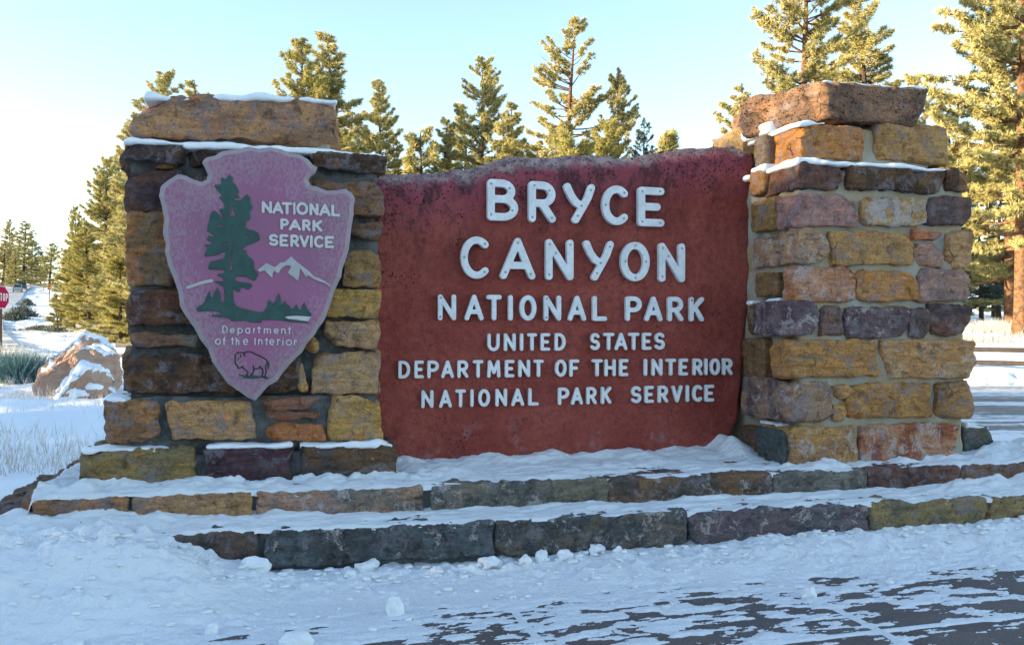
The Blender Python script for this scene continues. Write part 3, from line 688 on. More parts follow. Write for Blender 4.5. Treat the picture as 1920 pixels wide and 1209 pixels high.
# blocks showing on its left side
for x0, x1, ya, yb, zt_px, zb_px, c in [(-.045, .25, 4.50, 4.95, 652, 738, (112, 82, 50)), (-.02, .25, 4.45, 4.9, 330, 402, (66, 54, 58)), (-.02, .2, 4.5, 5.0, 420, 530, (120, 84, 46)), (-.02, .2, 4.5, 5.0, 548, 640, (104, 74, 46)),
                                        (-.035, .25, 4.42, 4.9, 264, 312, (66, 56, 56))]:
    bX = px_x(238, YL); rock('stone', lp, MAT['stone'], [(bX + x0, onY(238, zt_px, YL)[1]), (bX + x1, onY(238, zt_px, YL)[1]), (bX + x1, onY(238, zb_px, YL)[1]), (bX + x0, onY(238, zb_px, YL)[1])], ya, yb, col=alb(*c), c2=alb(90, 74, 60), chip=.03, amp=.014)
for X0, ya, yb, zt, zb, c in [(-.80, 4.70, 5.2, .60, .37, (104, 76, 52)), (-.76, 5.2, 5.55, .56, .36, (96, 74, 58)), (-.69, 4.62, 5.05, .80, .58, (112, 80, 50)), (-.68, 5.08, 5.5, .76, .56, (100, 80, 60)),
                              (-.86, 4.86, 5.3, .50, .36, (92, 66, 50))]:
    rock('stone', lp, MAT['stone'], [(X0, zt), (X0 + .35, zt), (X0 + .35, zb), (X0, zb)], ya, yb, col=alb(*c), c2=alb(84, 70, 62), chip=.035, amp=.016)
# snow lying on ledges
def ledge(name, label, quad, Y, dep, yb=None, **kw):
    q = [onY(px, py, Y) for px, py in quad]
    o = rock(name, None, MAT['snow_soft'], q, Y, Y + dep, r=kw.pop('r', .018) * .8, amp=kw.pop('amp', .007) * 1.3, fine=.0008, chip=.0, nchip=0, res=.012, **kw)
    n_ = len(o.data.vertices); co = np.empty(n_ * 3); o.data.vertices.foreach_get('co', co); co = co.reshape(-1, 3); zb = co[:, 2].min(); xw = co[:, 0] + o.location.x
    k = np.clip(0.80 + .32 * fbm(xw * 5 + len(label), co[:, 1] * 5, 1.7, 3), .55, 1.25)
    co[:, 2] = zb + (co[:, 2] - zb) * np.where(co[:, 2] > zb + .3 * np.ptp(co[:, 2]), k, 1); co[:, 1] += .012 * fbm(xw * 9, 0, len(label) * 1.3, 3)
    o.data.vertices.foreach_set('co', co.ravel()); o.data.update()
    return tag(o, label, None, None, 'stuff')
ledge('ledge_snow', 'thin snow on the cap of the arrowhead pillar', [(275, 170), (630, 178), (631, 188), (268, 187)], YL + .015, .84, r=.02, amp=.004)
ledge('ledge_snow', 'snow line on the shoulder below the arrowhead pillar cap', [(244, 259), (400, 264), (400, 275), (234, 268)], YL - .02, .95, r=.02, amp=.006)
ledge('ledge_snow', 'long snow line above the arrowhead plaque top', [(342, 260), (712, 281), (720, 293), (346, 279)], YL - .015, .95, r=.02, amp=.006)
ledge('ledge_snow', 'snow on the purple base block of the arrowhead pillar', [(388, 832), (545, 830), (547, 839), (388, 842)], YL - .085, .10, r=.015)
ledge('ledge_snow', 'snow on the dark base block at the panel corner', [(568, 829), (715, 823), (738, 838), (566, 841)], YL - .085, .16, r=.018)
ledge('ledge_snow', 'crumbly snow on the olive base block', [(160, 832), (330, 838), (330, 849), (156, 848)], YL - .075, .14, r=.02, amp=.016)
ledge('ledge_snow', 'snow tuft on the brown block at the pillar corner', [(197, 742), (236, 742), (238, 755), (197, 755)], YL - .03, .3, r=.02, amp=.016)
ledge('ledge_snow', 'thin snow on the cap of the panel side pillar', [(1546, 148), (1738, 162), (1741, 169), (1546, 155)], YR + .065, .93, r=.012, amp=.006)
ledge('ledge_snow', 'snow on the ledge below the pitted cap stone', [(1500, 226), (1548, 225), (1550, 231), (1500, 236)], YR + .05, .60, r=.015, amp=.007)
ledge('ledge_snow', 'long snow line on the shoulder of the panel side pillar', [(1497, 296), (1774, 311), (1776, 319), (1497, 307)], YR - .006, .85, r=.015, amp=.006)
def lledge(label, xa, xb, yt, yb, dx=0.0, xcorner=1490):
    X = onY(xcorner, 500, YR)[0] + dx; Ya, _ = onX(xb, yt, X); Yb, _ = onX(xa, yt, X); zt = onX((xa + xb) / 2, yt, X)[1]; zb = onX((xa + xb) / 2, yb, X)[1]
    tag(rock('ledge_snow', None, MAT['snow_soft'], [(X, zt), (X + .2, zt), (X + .2, zb), (X, zb)], Ya, Yb, r=.014, amp=.006, fine=.0008, nchip=0), label, None, None, 'stuff')
lledge('snow on the ledge joining pillar and panel top', 1372, 1440, 242, 262, -.0, 1501)
lledge('snow dab on the small block by the panel edge', 1408, 1434, 312, 324)
lledge('snow dab beside the R of INTERIOR line', 1400, 1412, 563, 571)
lledge('snow dab over the violet corner block', 1436, 1462, 560, 569)
lledge('snow dab over the dark speckled corner block', 1424, 1446, 711, 719)
lledge('snow dab over the blue green corner block', 1424, 1466, 790, 803)
ledge('ledge_snow', 'snow on the blue green end block', [(1812, 788), (1840, 797), (1858, 803), (1810, 806)], YR + .13, .2, r=.015)
# ------------------------------------------------------------------ shapes from distance fields (letters, emblem)
def poly_sdf(X, Z, loops):
    d = np.full(X.shape, 1e9); ins = np.zeros(X.shape, bool)
    for lp_ in loops:
        P = np.asarray(lp_, float); Q = np.roll(P, -1, 0)
        for (ax, ay), (bx_, by) in zip(P, Q):
            ex, ey = bx_ - ax, by - ay; L = ex * ex + ey * ey + 1e-12
            t = np.clip(((X - ax) * ex + (Z - ay) * ey) / L, 0, 1)
            d = np.minimum(d, np.hypot(X - ax - t * ex, Z - ay - t * ey))
            c = (ay > Z) != (by > Z)
            with np.errstate(divide='ignore', invalid='ignore'):
                xi = ax + (Z - ay) / (by - ay + 1e-12) * ex
            ins ^= c & (X < xi)
    return np.where(ins, -d, d)
def stroke_sdf(X, Z, lines, r):
    d = np.full(X.shape, 1e9)
    for ln in lines:
        for (ax, ay), (bx_, by) in zip(ln[:-1], ln[1:]):
            ex, ey = bx_ - ax, by - ay; L = ex * ex + ey * ey + 1e-12
            t = np.clip(((X - ax) * ex + (Z - ay) * ey) / L, 0, 1)
            d = np.minimum(d, np.hypot(X - ax - t * ex, Z - ay - t * ey))
    return d - r
def field_mesh(S, xs, zs, depth, bevel, round_=True, extra=None):
    """solid of the area S<0, its back at y=0 and its front at y=-depth"""
    vid, V, Fc, E = {}, [], [], []
    nx, nz = len(xs), len(zs)
    def hgt(s):
        if bevel <= 0: return depth
        t = min(1.0, max(0.0, -s / bevel)); k = 1 - (1 - t) ** 2
        return depth - bevel * .8 * (1 - (math.sqrt(k) if round_ else t))
    def gv(i, j):
        k = (0, i, j)
        if k not in vid: vid[k] = len(V); V.append((xs[i], -hgt(S[i, j]), zs[j]))
        return vid[k]
    def ev(i, j, a):
        k = (1 + a, i, j)
        if k not in vid:
            i2, j2 = (i + 1, j) if a == 0 else (i, j + 1)
            t = S[i, j] / (S[i, j] - S[i2, j2]); t = min(.98, max(.02, t))
            vid[k] = len(V); V.append((xs[i] + t * (xs[i2] - xs[i]), -hgt(0.0), zs[j] + t * (zs[j2] - zs[j])))
        return vid[k]
    ins = S < 0
    any_ = ins[:-1, :-1] | ins[1:, :-1] | ins[1:, 1:] | ins[:-1, 1:]
    for i, j in zip(*np.nonzero(any_)):
        cs = [(i, j), (i + 1, j), (i + 1, j + 1), (i, j + 1)]; eds = [(i, j, 0), (i + 1, j, 1), (i, j + 1, 0), (i, j, 1)]
        poly, cut = [], []
        for k in range(4):
            a, b = cs[k], cs[(k + 1) % 4]
            if ins[a]: poly.append(gv(*a))
            if ins[a] != ins[b]:
                e = ev(*eds[k]); poly.append(e); cut.append((e, ins[a]))
        if len(poly) >= 3: Fc.append(poly)
        if len(cut) == 2:
            (e1, i1), (e2, i2) = cut
            E.append((e1, e2) if i1 else (e2, e1))
    nb = {}
    def back(v):
        if v not in nb: nb[v] = len(V); V.append((V[v][0], 0.0, V[v][2]))
        return nb[v]
    for a, b in E: Fc.append([b, a, back(a), back(b)])
    return mesh(V, Fc, False)
def arc(cx, cy, rx, ry, a0, a1, n=14):
    return [(cx + rx * math.cos(R(a0 + (a1 - a0) * k / n)), cy + ry * math.sin(R(a0 + (a1 - a0) * k / n))) for k in range(n + 1)]
GL = {
 'A': [[(0, 0), (.5, 1), (1, 0)], [(.17, .30), (.83, .30)]],
 'B': [[(0, 0), (0, 1), (.45, 1)] + arc(.45, .765, .42, .235, 90, -90) + [(0, .53)], [(.45, .53)] + arc(.5, .265, .5, .265, 90, -90) + [(0, 0)]],
 'C': [arc(.56, .5, .56, .5, 48, 312, 26)],
 'D': [[(0, 0), (0, 1), (.35, 1)] + arc(.35, .5, .65, .5, 90, -90, 18) + [(0, 0)]],
 'E': [[(1, 1), (0, 1), (0, 0), (1, 0)], [(0, .5), (.8, .5)]],
 'F': [[(1, 1), (0, 1), (0, 0)], [(0, .5), (.8, .5)]],
 'H': [[(0, 0), (0, 1)], [(1, 0), (1, 1)], [(0, .5), (1, .5)]],
 'I': [[(.5, 0), (.5, 1)]],
 'K': [[(0, 0), (0, 1)], [(1, 1), (0, .42)], [(.3, .6), (1, 0)]],
 'L': [[(0, 1), (0, 0), (1, 0)]],
 'M': [[(0, 0), (.08, 1), (.5, .25), (.92, 1), (1, 0)]],
 'N': [[(0, 0), (0, 1), (1, 0), (1, 1)]],
 'O': [arc(.5, .5, .5, .5, 0, 360, 32)],
 'P': [[(0, 0), (0, 1), (.5, 1)] + arc(.5, .72, .5, .28, 90, -90) + [(0, .44)]],
 'R': [[(0, 0), (0, 1), (.5, 1)] + arc(.5, .73, .48, .27, 90, -90) + [(0, .46)], [(.48, .46), (1, 0)]],
 'S': [arc(.52, .74, .46, .26, 28, 250, 16) + arc(.5, .26, .5, .25, 78, -150, 16)],
 'T': [[(0, 1), (1, 1)], [(.5, 1), (.5, 0)]],
 'U': [[(0, 1), (0, .35)] + arc(.5, .35, .5, .35, 180, 360) + [(1, 1)]],
 'V': [[(0, 1), (.5, 0), (1, 1)]],
 'Y': [[(0, 1), (.17, .72), (.36, .53), (.62, .42)], [(1, 1), (.86, .70), (.66, .42), (.34, 0)]],
 'e': [[(.03, .5), (1, .5)] + arc(.5, .5, .5, .5, 0, 310, 24)],
 'p': [[(0, 0), (0, 1)], arc(.5, .62, .5, .36, 0, 360, 24)],
 'a': [[(1, 0), (1, 1)], arc(.5, .5, .5, .5, 0, 360, 24)],
 'r': [[(0, 0), (0, 1)], arc(.7, .55, .7, .42, 180, 75, 10)],
 't': [[(.5, 1), (.5, .0)], [(0, .72), (1, .72)]],
 'm': [[(0, 0), (0, 1)], arc(.25, .68, .25, .30, 180, 0, 10) + [(.5, 0)], arc(.75, .68, .25, .30, 180, 0, 10) + [(1, 0)]],
 'n': [[(0, 0), (0, 1)], arc(.5, .58, .5, .40, 180, 0, 12) + [(1, 0)]],
 'o': [arc(.5, .5, .5, .5, 0, 360, 24)],
 'f': [[(.42, 0), (.42, .72)] + arc(.78, .74, .36, .26, 180, 80, 8), [(0, .62), (.95, .62)]],
 'h': [[(0, 0), (0, 1)], arc(.5, .38, .5, .28, 180, 0, 12) + [(1, 0)]],
 'i': [[(.5, 0), (.5, .7)], [(.5, .99), (.5, 1)]],
}
def letter(ch, parent, x0, x1, yt, yb, Y, rpx, depth, mat, bevel, name='letter', screws=None, res=None):
    """one letter, measured in photo pixels, standing on the plane Y"""
    (Xa, Zt), (Xb, Zb) = onY(x0, yt, Y), onY(x1, yb, Y)
    w, h = Xb - Xa, Zt - Zb; r = rpx / F * (Y / ray((x0 + x1) / 2, 0)[1])
    r = min(r, w * .5, h * .3)
    sx, sz = max(w - 2 * r, 1e-4), h - 2 * r
    if ch == 'I' or ch == 'i': sx = 1e-4
    lines = [[(-sx / 2 + u * sx, r + v * sz) for u, v in ln] for ln in GL[ch]]
    g = res or min(.006, r / 2.6); hw = max(w, 2 * r) / 2
    xs = np.arange(-hw - 1.5 * g, hw + 2.5 * g, g); zs = np.arange(-1.5 * g, h + 2.5 * g, g)
    XX, ZZ = np.meshgrid(xs, zs, indexing='ij')
    S = stroke_sdf(XX, ZZ, lines, r)
    o = link(name, field_mesh(S, xs, zs, depth, bevel), mat, parent, ((Xa + Xb) / 2, Y, Zb))
    if screws:
        for (u, v) in screws:
            p = (-sx / 2 + u * sx, r + v * sz)
            link('screw', SCREW, None, o, ((Xa + Xb) / 2 + p[0], Y - depth - .0005, Zb + p[1]))
    return o
n = 10; SCREW = mesh([(0, -.0022, 0)] + [(.0065 * math.cos(2 * PI_ * k / n), 0 if False else -.0012, .0065 * math.sin(2 * PI_ * k / n)) for PI_ in (math.pi,) for k in range(n)] + [(.0085 * math.cos(2 * math.pi * k / n), .003, .0085 * math.sin(2 * math.pi * k / n)) for k in range(n)],
                     [[0, 1 + (k + 1) % n, 1 + k] for k in range(n)] + [[1 + k, 1 + (k + 1) % n, 1 + n + (k + 1) % n, 1 + n + k] for k in range(n)], True)
SCREW.materials.append(MAT['screw'])

# ------------------------------------------------------------------ red sign panel
sign = empty('sign_panel', (1.6, YP + .15, Z0), 'red brown rough slab panel with raised pale lettering between the two pillars', 'sign')
prof = [(640, 322), (715, 326), (760, 325), (832, 322), (880, 317), (905, 309), (935, 299), (960, 294), (1060, 291), (1105, 286), (1158, 285), (1172, 289), (1200, 284), (1262, 275), (1300, 270), (1340, 268), (1415, 264)]
tp = np.array([onY(x, y, YP) for x, y in prof])
rt = np.array([(onY(x, y, YP)) for x, y in [(1414, 264), (1412, 480), (1400, 640), (1388, 780), (1366, 860), (1355, 900)]])
XL = onY(690, 500, YP)[0]; ZB = Z0 - .03; XRm = rt[:, 0].max(); ZTm = tp[:, 1].max()
half = np.array([(XRm - XL) / 2, .19, (ZTm - ZB) / 2]); q, nr, f = smooth_box(half, .032, .012)
u = (q[:, 0] / half[0] + 1) / 2; v = (q[:, 2] / half[2] + 1) / 2
zt0 = np.interp(XL + u * (XRm - XL), tp[:, 0], tp[:, 1])
Zv = ZB + v * (zt0 - ZB)
xr_ = np.interp(Zv, rt[::-1, 1], rt[::-1, 0]); Xv = XL + u * (xr_ - XL)
Yv = YP + .19 + q[:, 1]
edge_t = np.interp(Xv, tp[:, 0], tp[:, 1]) - Zv
lean = .055 * sstep(.10, 0.0, edge_t) * (Yv < YP + .1)           # rounded weathered top edge
dsp = .010 * fbm(Xv * 3, Yv * 3, Zv * 3, 3) + .005 * fbm(Xv * 16, Yv * 16, Zv * 16, 4) + sstep(.14, .02, edge_t) * .014 * fbm(Xv * 6, Yv * 6, Zv * 14, 4)
P = np.stack([Xv, Yv + lean, Zv], -1) + nr * dsp[:, None]
P[:, 2] += .014 * fbm(Xv * 2.2, Yv * 5, 3.3, 4) * sstep(.15, .0, edge_t)
c = np.array([(XL + XRm) / 2, YP + .19, (ZB + ZTm) / 2])
me = mesh(P - c, f); at = me.attributes.new('topd', 'FLOAT', 'POINT'); at.data.foreach_set('value', np.maximum(edge_t, 0).astype(np.float32))
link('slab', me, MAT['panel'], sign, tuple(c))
YF = YP - .012
def u1(a): return 700 + .375 * a
def line(txt, boxes, v0, v1, oy, h, rpx, depth, bev, screws=None):
    """boxes: left/right zoom columns; v0,v1: top of the first and last letter (photo rows)"""
    xa, xb = boxes[0][0], boxes[-1][0]
    for k, (ch, (a, b)) in enumerate(zip(txt, boxes)):
        y = v0 + (v1 - v0) * (a - xa) / (xb - xa); hh = h[0] + (h[1] - h[0]) * (a - xa) / (xb - xa)
        letter(ch, sign, u1(a), u1(b), y, y + hh, YF, rpx, depth, MAT['letter'], bev, screws=(screws or {}).get(ch))
SCR = {'B': [(0, .97), (.78, .86), (0, .06), (.9, .2)], 'R': [(.1, .99), (.85, .85), (0, .03), (.97, .03)], 'Y': [(.97, .93), (.42, .12), (.58, .43)], 'C': [(.92, .9), (.0, .5), (.9, .1)],
       'E': [(.03, .98), (.95, 1), (.03, .02), (.95, 0)], 'A': [(.5, .96), (.06, .1), (.95, .06)], 'N': [(.03, .95), (1, .95), (0, .05), (.3, .7)], 'O': [(.5, 1), (.05, .5), (.5, 0), (.97, .5)]}
line('BRYCE', [(565, 718), (770, 905), (945, 1100), (1135, 1270), (1315, 1445)], 337, 351.5, 0, (79, 75), 7.0, .030, .0015, SCR)
line('CANYON', [(432, 578), (628, 803), (855, 993), (1042, 1193), (1228, 1372), (1418, 1548)], 443.5, 456, 0, (80, 73.5), 6.6, .030, .0015, SCR)
line('NATIONALPARK', [(320, 410), (453, 547), (562, 637), (670, 693), (727, 810), (848, 933), (968, 1058), (1090, 1162), (1255, 1335), (1350, 1438), (1465, 1542), (1573, 1645)], 552, 557, 0, (48.5, 45.5), 4.2, .024, .0012, {'N': [(.05, .95), (.0, .05)], 'K': [(.0, .95)]})
line('UNITEDSTATES', [(568, 628), (650, 708), (730, 746), (766, 814), (833, 880), (903, 957), (1080, 1128), (1145, 1200), (1203, 1265), (1270, 1325), (1340, 1385), (1400, 1452)], 625, 623.5, 0, (33, 32), 3.0, .018, .001)
line('DEPARTMENTOFTHEINTERIOR', [(123, 182), (203, 250), (268, 325), (337, 400), (418, 472), (495, 547), (567, 632), (655, 702), (722, 780), (797, 848), (905, 962), (977, 1025), (1088, 1142), (1152, 1207), (1225, 1270),
     (1348, 1365), (1387, 1440), (1457, 1508), (1524, 1568), (1592, 1640), (1650, 1666), (1677, 1728), (1740, 1790)], 676, 671.5, 0, (33, 31), 3.0, .018, .001)
line('NATIONALPARKSERVICE', [(238, 298), (327, 390), (407, 460), (483, 498), (522, 580), (608, 665), (687, 750), (772, 823), (920, 975), (985, 1043), (1062, 1112), (1135, 1185), (1283, 1335), (1352, 1397), (1418, 1468), (1487, 1540), (1558, 1573), (1590, 1640), (1652, 1698)], 731, 721, 0, (33, 31), 3.0, .018, .001)

# ------------------------------------------------------------------ arrowhead plaque
YA = YL - .10                        # front of the plaque
aw = empty('arrowhead_sign', (.3, YL - .04, .8), 'weathered maroon arrowhead plaque with green tree emblem on the pillar', 'plaque')
OUT = [(243,85),(252,70),(265,60),(305,50),(335,32),(390,25),(425,20),(460,10),(510,18),(560,10),(610,20),(650,38),(700,45),(735,68),(755,95),(777,105),(768,130),(750,140),(735,165),(745,190),(790,200),(820,212),(870,210),(910,205),(940,230),(952,250),(945,290),(947,330),(936,390),(928,450),(925,490),(905,540),(893,580),(888,615),(862,665),(848,720),(832,760),(817,800),(790,840),(768,880),(730,925),(702,970),(650,1020),(622,1055),(590,1095),(550,1120),(520,1155),(490,1190),(450,1170),(405,1140),(360,1110),(325,1060),(290,1010),(270,950),(235,905),(205,845),(165,795),(140,750),(133,690),(110,620),(85,560),(68,500),(72,460),(62,400),(68,340),(58,300),(42,240),(52,195),(85,165),(130,138),(170,145),(200,160),(240,172),(262,162),(270,140),(258,115)]
def a1(p): return onY(280 + .4053 * p[0], 270 + .4053 * p[1], YA)
def a2(p): return onY(360 + .2564 * p[0], 310 + .2564 * p[1], YA)
def a3(p): return onY(390 + .1323 * p[0], 600 + .1323 * p[1], YA)
def flat_shape(name, loops, mat, g, depth, bevel, back=0.0, parent=aw, lines=None, r=0, attr=None, noise=0.0):
    pts = np.concatenate([np.asarray(l) for l in (loops or lines)]); lo, hi = pts.min(0) - r - 2.5 * g, pts.max(0) + r + 2.5 * g
    xs = np.arange(lo[0], hi[0], g); zs = np.arange(lo[1], hi[1], g); XX, ZZ = np.meshgrid(xs, zs, indexing='ij')
    S = poly_sdf(XX, ZZ, loops) if loops else stroke_sdf(XX, ZZ, lines, r)
    if noise: S = S + noise * fbm(XX * 22, ZZ * 22, 0, 3)
    me = field_mesh(S, xs - lo[0], zs - lo[1], depth, bevel, round_=False)
    if attr:
        co = np.empty(len(me.vertices) * 3); me.vertices.foreach_get('co', co); co = co.reshape(-1, 3)
        at = me.attributes.new(attr, 'FLOAT', 'POINT'); at.data.foreach_set('value', np.maximum(0, -poly_sdf(co[:, 0] + lo[0], co[:, 2] + lo[1], loops)).astype(np.float32))
    return link(name, me, mat, parent, (lo[0], YA + back, lo[1]))
flat_shape('plate', [[a1(p) for p in OUT]], MAT['arrow'], .006, .062, .021, .062, attr='edge', noise=.0022)
TREE = [(275,68),(298,92),(293,118),(325,150),(344,195),(322,215),(348,225),(345,238),(298,245),(318,258),(358,255),(403,212),(425,240),(425,275),(444,305),(420,345),(428,385),(420,400),(397,410),(393,455),(410,468),(455,478),(490,500),(495,545),(450,568),(395,590),(362,612),(400,625),(398,655),(450,695),(455,755),(485,795),(465,840),(440,840),(395,815),(330,812),(312,818),(318,838),(345,850),(430,862),(440,880),(415,908),(395,905),(380,890),(355,895),(352,920),(340,928),(300,900),(305,990),(320,1025),(360,1045),(500,1075),(530,1065),(552,1030),(552,1000),(565,980),(585,1005),(600,1010),(615,980),(632,928),(648,970),(650,1010),(665,1015),(678,985),(690,1015),(712,1025),(730,1055),(745,1045),(762,1012),(775,1045),(795,1060),(805,1030),(822,998),(842,1050),(878,1090),(865,1103),(760,1098),(672,1104),(700,1125),(855,1145),(850,1153),(730,1145),(620,1130),(510,1130),(500,1140),(525,1148),(500,1150),(415,1145),(405,1135),(290,1138),(280,1118),(150,1105),(145,1092),(215,1090),(215,1075),(140,1065),(40,1070),(30,1045),(90,1005),(105,960),(128,918),(138,950),(140,975),(155,965),(165,925),(185,890),(205,925),(215,985),(230,1020),(238,960),(232,890),(170,855),(168,845),(225,848),(232,825),(185,805),(188,795),(240,785),(235,765),(120,760),(118,745),(135,705),(235,680),(245,635),(225,632),(195,655),(95,668),(92,650),(118,605),(95,590),(95,578),(145,580),(145,560),(108,545),(122,515),(165,525),(160,510),(110,480),(115,450),(135,360),(162,328),(220,385),(228,375),(200,330),(205,318),(240,318),(235,275),(200,240),(205,230),(222,225),(205,205),(165,155),(170,142),(208,142),(215,130),(210,98),(225,90),(245,105),(258,95)]
HOLES = [[(297,298),(305,305),(305,335),(320,370),(275,370),(285,340)], [(190,433),(240,435),(205,450)], [(290,433),(298,440),(290,460),(280,455)], [(390,515),(418,515),(418,527),(390,528)], [(250,563),(256,571),(229,587),(221,579)], [(290,555),(301,562),(296,595),(286,598)], [(248,599),(269,612),(255,617)], [(285,628),(295,635),(290,690),(295,760),(285,770),(275,760),(282,690)]]
flat_shape('tree_emblem', [[a2(p) for p in L] for L in [TREE] + HOLES], MAT['green'], .0032, .007, .002, .0012)
flat_shape('mountain_emblem', [[a2(p) for p in [(480,765),(545,715),(605,745),(645,710),(675,710),(725,665),(765,705),(850,770),(890,810),(970,845),(1018,880),(1012,890),(965,860),(895,837),(850,807),(835,820),(790,750),(785,805),(775,848),(700,785),(722,750),(718,732),(680,735),(650,757),(635,790),(620,787),(600,772),(588,795),(590,822),(570,812),(530,768),(495,782)]]], MAT['grey_white'], .0032, .007, .002, .0012)
flat_shape('hill_emblem', None, MAT['grey_white'], .003, .007, .002, .0012, lines=[[a1(p) for p in [(178, 664), (215, 652), (250, 640), (288, 633)]]], r=.0075)
flat_shape('lake_emblem', [[a2(p) for p in [(672, 1106), (760, 1100), (868, 1106), (850, 1140), (702, 1121)]]], MAT['white_paint'], .003, .006, .001, .0012)
BIS = [[(500,465),(470,457),(430,457),(400,475),(385,510),(385,560),(390,620),(410,640),(430,683),(460,675),(500,648)], [(510,465),(545,448),(600,445),(660,475),(760,520),(820,555),(845,590),(865,630),(852,680)], [(500,460),(520,485),(520,508)], [(845,600),(820,640),(815,690),(825,720),(810,790),(820,815)],
       [(480,665),(545,710),(565,740),(545,780),(570,800),(600,800)], [(640,645),(652,690),(640,740),(610,770),(600,800)], [(652,690),(700,688),(740,670),(735,655)], [(740,665),(775,700),(780,750),(755,800),(800,800)], [(460,490),(462,525)], [(428,548),(433,545)]]
flat_shape('bison_outline', None, MAT['black_line'], .0016, .005, .001, .0012, lines=[[a3(p) for p in L] for L in BIS], r=.0026)
flat_shape('bison_ground', [[a3(p) for p in [(430,772),(520,775),(560,803),(600,803),(610,775),(690,785),(760,803),(800,803),(875,808),(835,845),(760,815),(640,835),(560,825),(475,825),(500,805),(440,785)]]], MAT['green'], .0022, .004, .001, .0012)
def aline(txt, boxes, cnv, rpx, depth, mat):
    for ch, (a, b, t, bt) in zip(txt, boxes):
        (xa, ya), (xb, yb) = cnv(a, t), cnv(b, bt); letter(ch, aw, xa, xb, ya, yb, YA + .001, rpx, depth, mat, .002, res=.0026)
c2_ = lambda u, v: (360 + .2564 * u, 310 + .2564 * v); c3_ = lambda u, v: (390 + .1323 * u, 600 + .1323 * v)
aline('NATIONAL', [(510,585,263,354),(587,668,268,359),(655,735,271,362),(740,757,272,364),(762,850,270,367),(858,925,279,370),(928,1014,284,375),(1018,1082,289,378)], c2_, 2.6, .008, MAT['white_paint'])
aline('PARK', [(645,708,390,475),(708,797,394,480),(805,868,396,483),(880,952,400,487)], c2_, 2.6, .008, MAT['white_paint'])
aline('SERVICE', [(560,632,503,593),(640,706,505,597),(718,783,507,600),(785,858,511,603),(862,882,513,604),(890,964,514,606),(970,1038,518,609)], c2_, 2.6, .008, MAT['white_paint'])
aline('Department', [(203,278,77,187),(310,380,112,190),(418,495,108,215),(525,600,108,192),(640,672,112,190),(695,752,85,192),(790,893,115,195),(930,1005,115,195),(1035,1100,118,197),(1130,1177,95,197)], c3_, 1.05, .005, MAT['white_paint'])
aline('oftheInterior', [(98,185,262,350),(205,255,235,360),(325,368,240,350),(393,445,245,355),(495,572,265,355),(655,678,250,355),(710,772,268,355),(803,858,250,358),(868,942,268,358),(978,1027,268,358),(1052,1070,250,358),(1100,1190,275,362),(1215,1267,280,360)], c3_, 1.05, .005, MAT['white_paint'])
# ------------------------------------------------------------------ pines
def tube_arrays(paths, sides):
    """paths: list of (points (k,3), radii (k,)) all of one length; returns verts, quads of open tubes"""
    P = np.stack([np.asarray(p, float) for p, _ in paths]); Rd = np.stack([np.asarray(r_, float) for _, r_ in paths])
    n, k = P.shape[:2]; ang = np.arange(sides) * 2 * math.pi / sides
    t = np.gradient(P, axis=1); t /= np.maximum(np.linalg.norm(t, axis=2, keepdims=True), 1e-9)
    ref = np.where(np.abs(t[..., 2:3]) > .9, np.array([1., 0, 0]), np.array([0., 0, 1]))
    a = np.cross(t, ref); a /= np.linalg.norm(a, axis=2, keepdims=True); b = np.cross(t, a)
    ring = P[:, :, None] + Rd[:, :, None, None] * (np.cos(ang)[:, None] * a[:, :, None] + np.sin(ang)[:, None] * b[:, :, None])
    i, j = np.meshgrid(np.arange(k - 1), np.arange(sides), indexing='ij'); j2 = (j + 1) % sides
    f = np.stack([i * sides + j, i * sides + j2, (i + 1) * sides + j2, (i + 1) * sides + j], -1).reshape(-1, 4)
    return ring.reshape(-1, 3), (f[None] + (np.arange(n) * k * sides)[:, None, None]).reshape(-1, 4)
def blades(cent, dirs, length, width, rng, tone, tips=None, droop=0.0):
    """thin tapered blades: one triangle each"""
    n = len(cent); side = np.cross(dirs, rng.normal(size=(n, 3))); side /= np.maximum(np.linalg.norm(side, axis=1, keepdims=True), 1e-9)
    a = cent - side * width[:, None] * .5; b = cent + side * width[:, None] * .5; c = cent + dirs * length[:, None]; c[:, 2] -= droop * length
    V = np.stack([a, b, c], 1).reshape(-1, 3); Fc = np.arange(n * 3).reshape(-1, 3)
    me = mesh(V, Fc, False)
    t = me.attributes.new('tone', 'FLOAT', 'POINT'); t.data.foreach_set('value', np.repeat(tone, 3).astype(np.float32))
    tp = np.tile([.35, .35, 1.0], n) if tips is None else np.repeat(tips, 3) * np.tile([.5, .5, 1.0], n)
    u = me.attributes.new('tip', 'FLOAT', 'POINT'); u.data.foreach_set('value', tp.astype(np.float32))
    return me
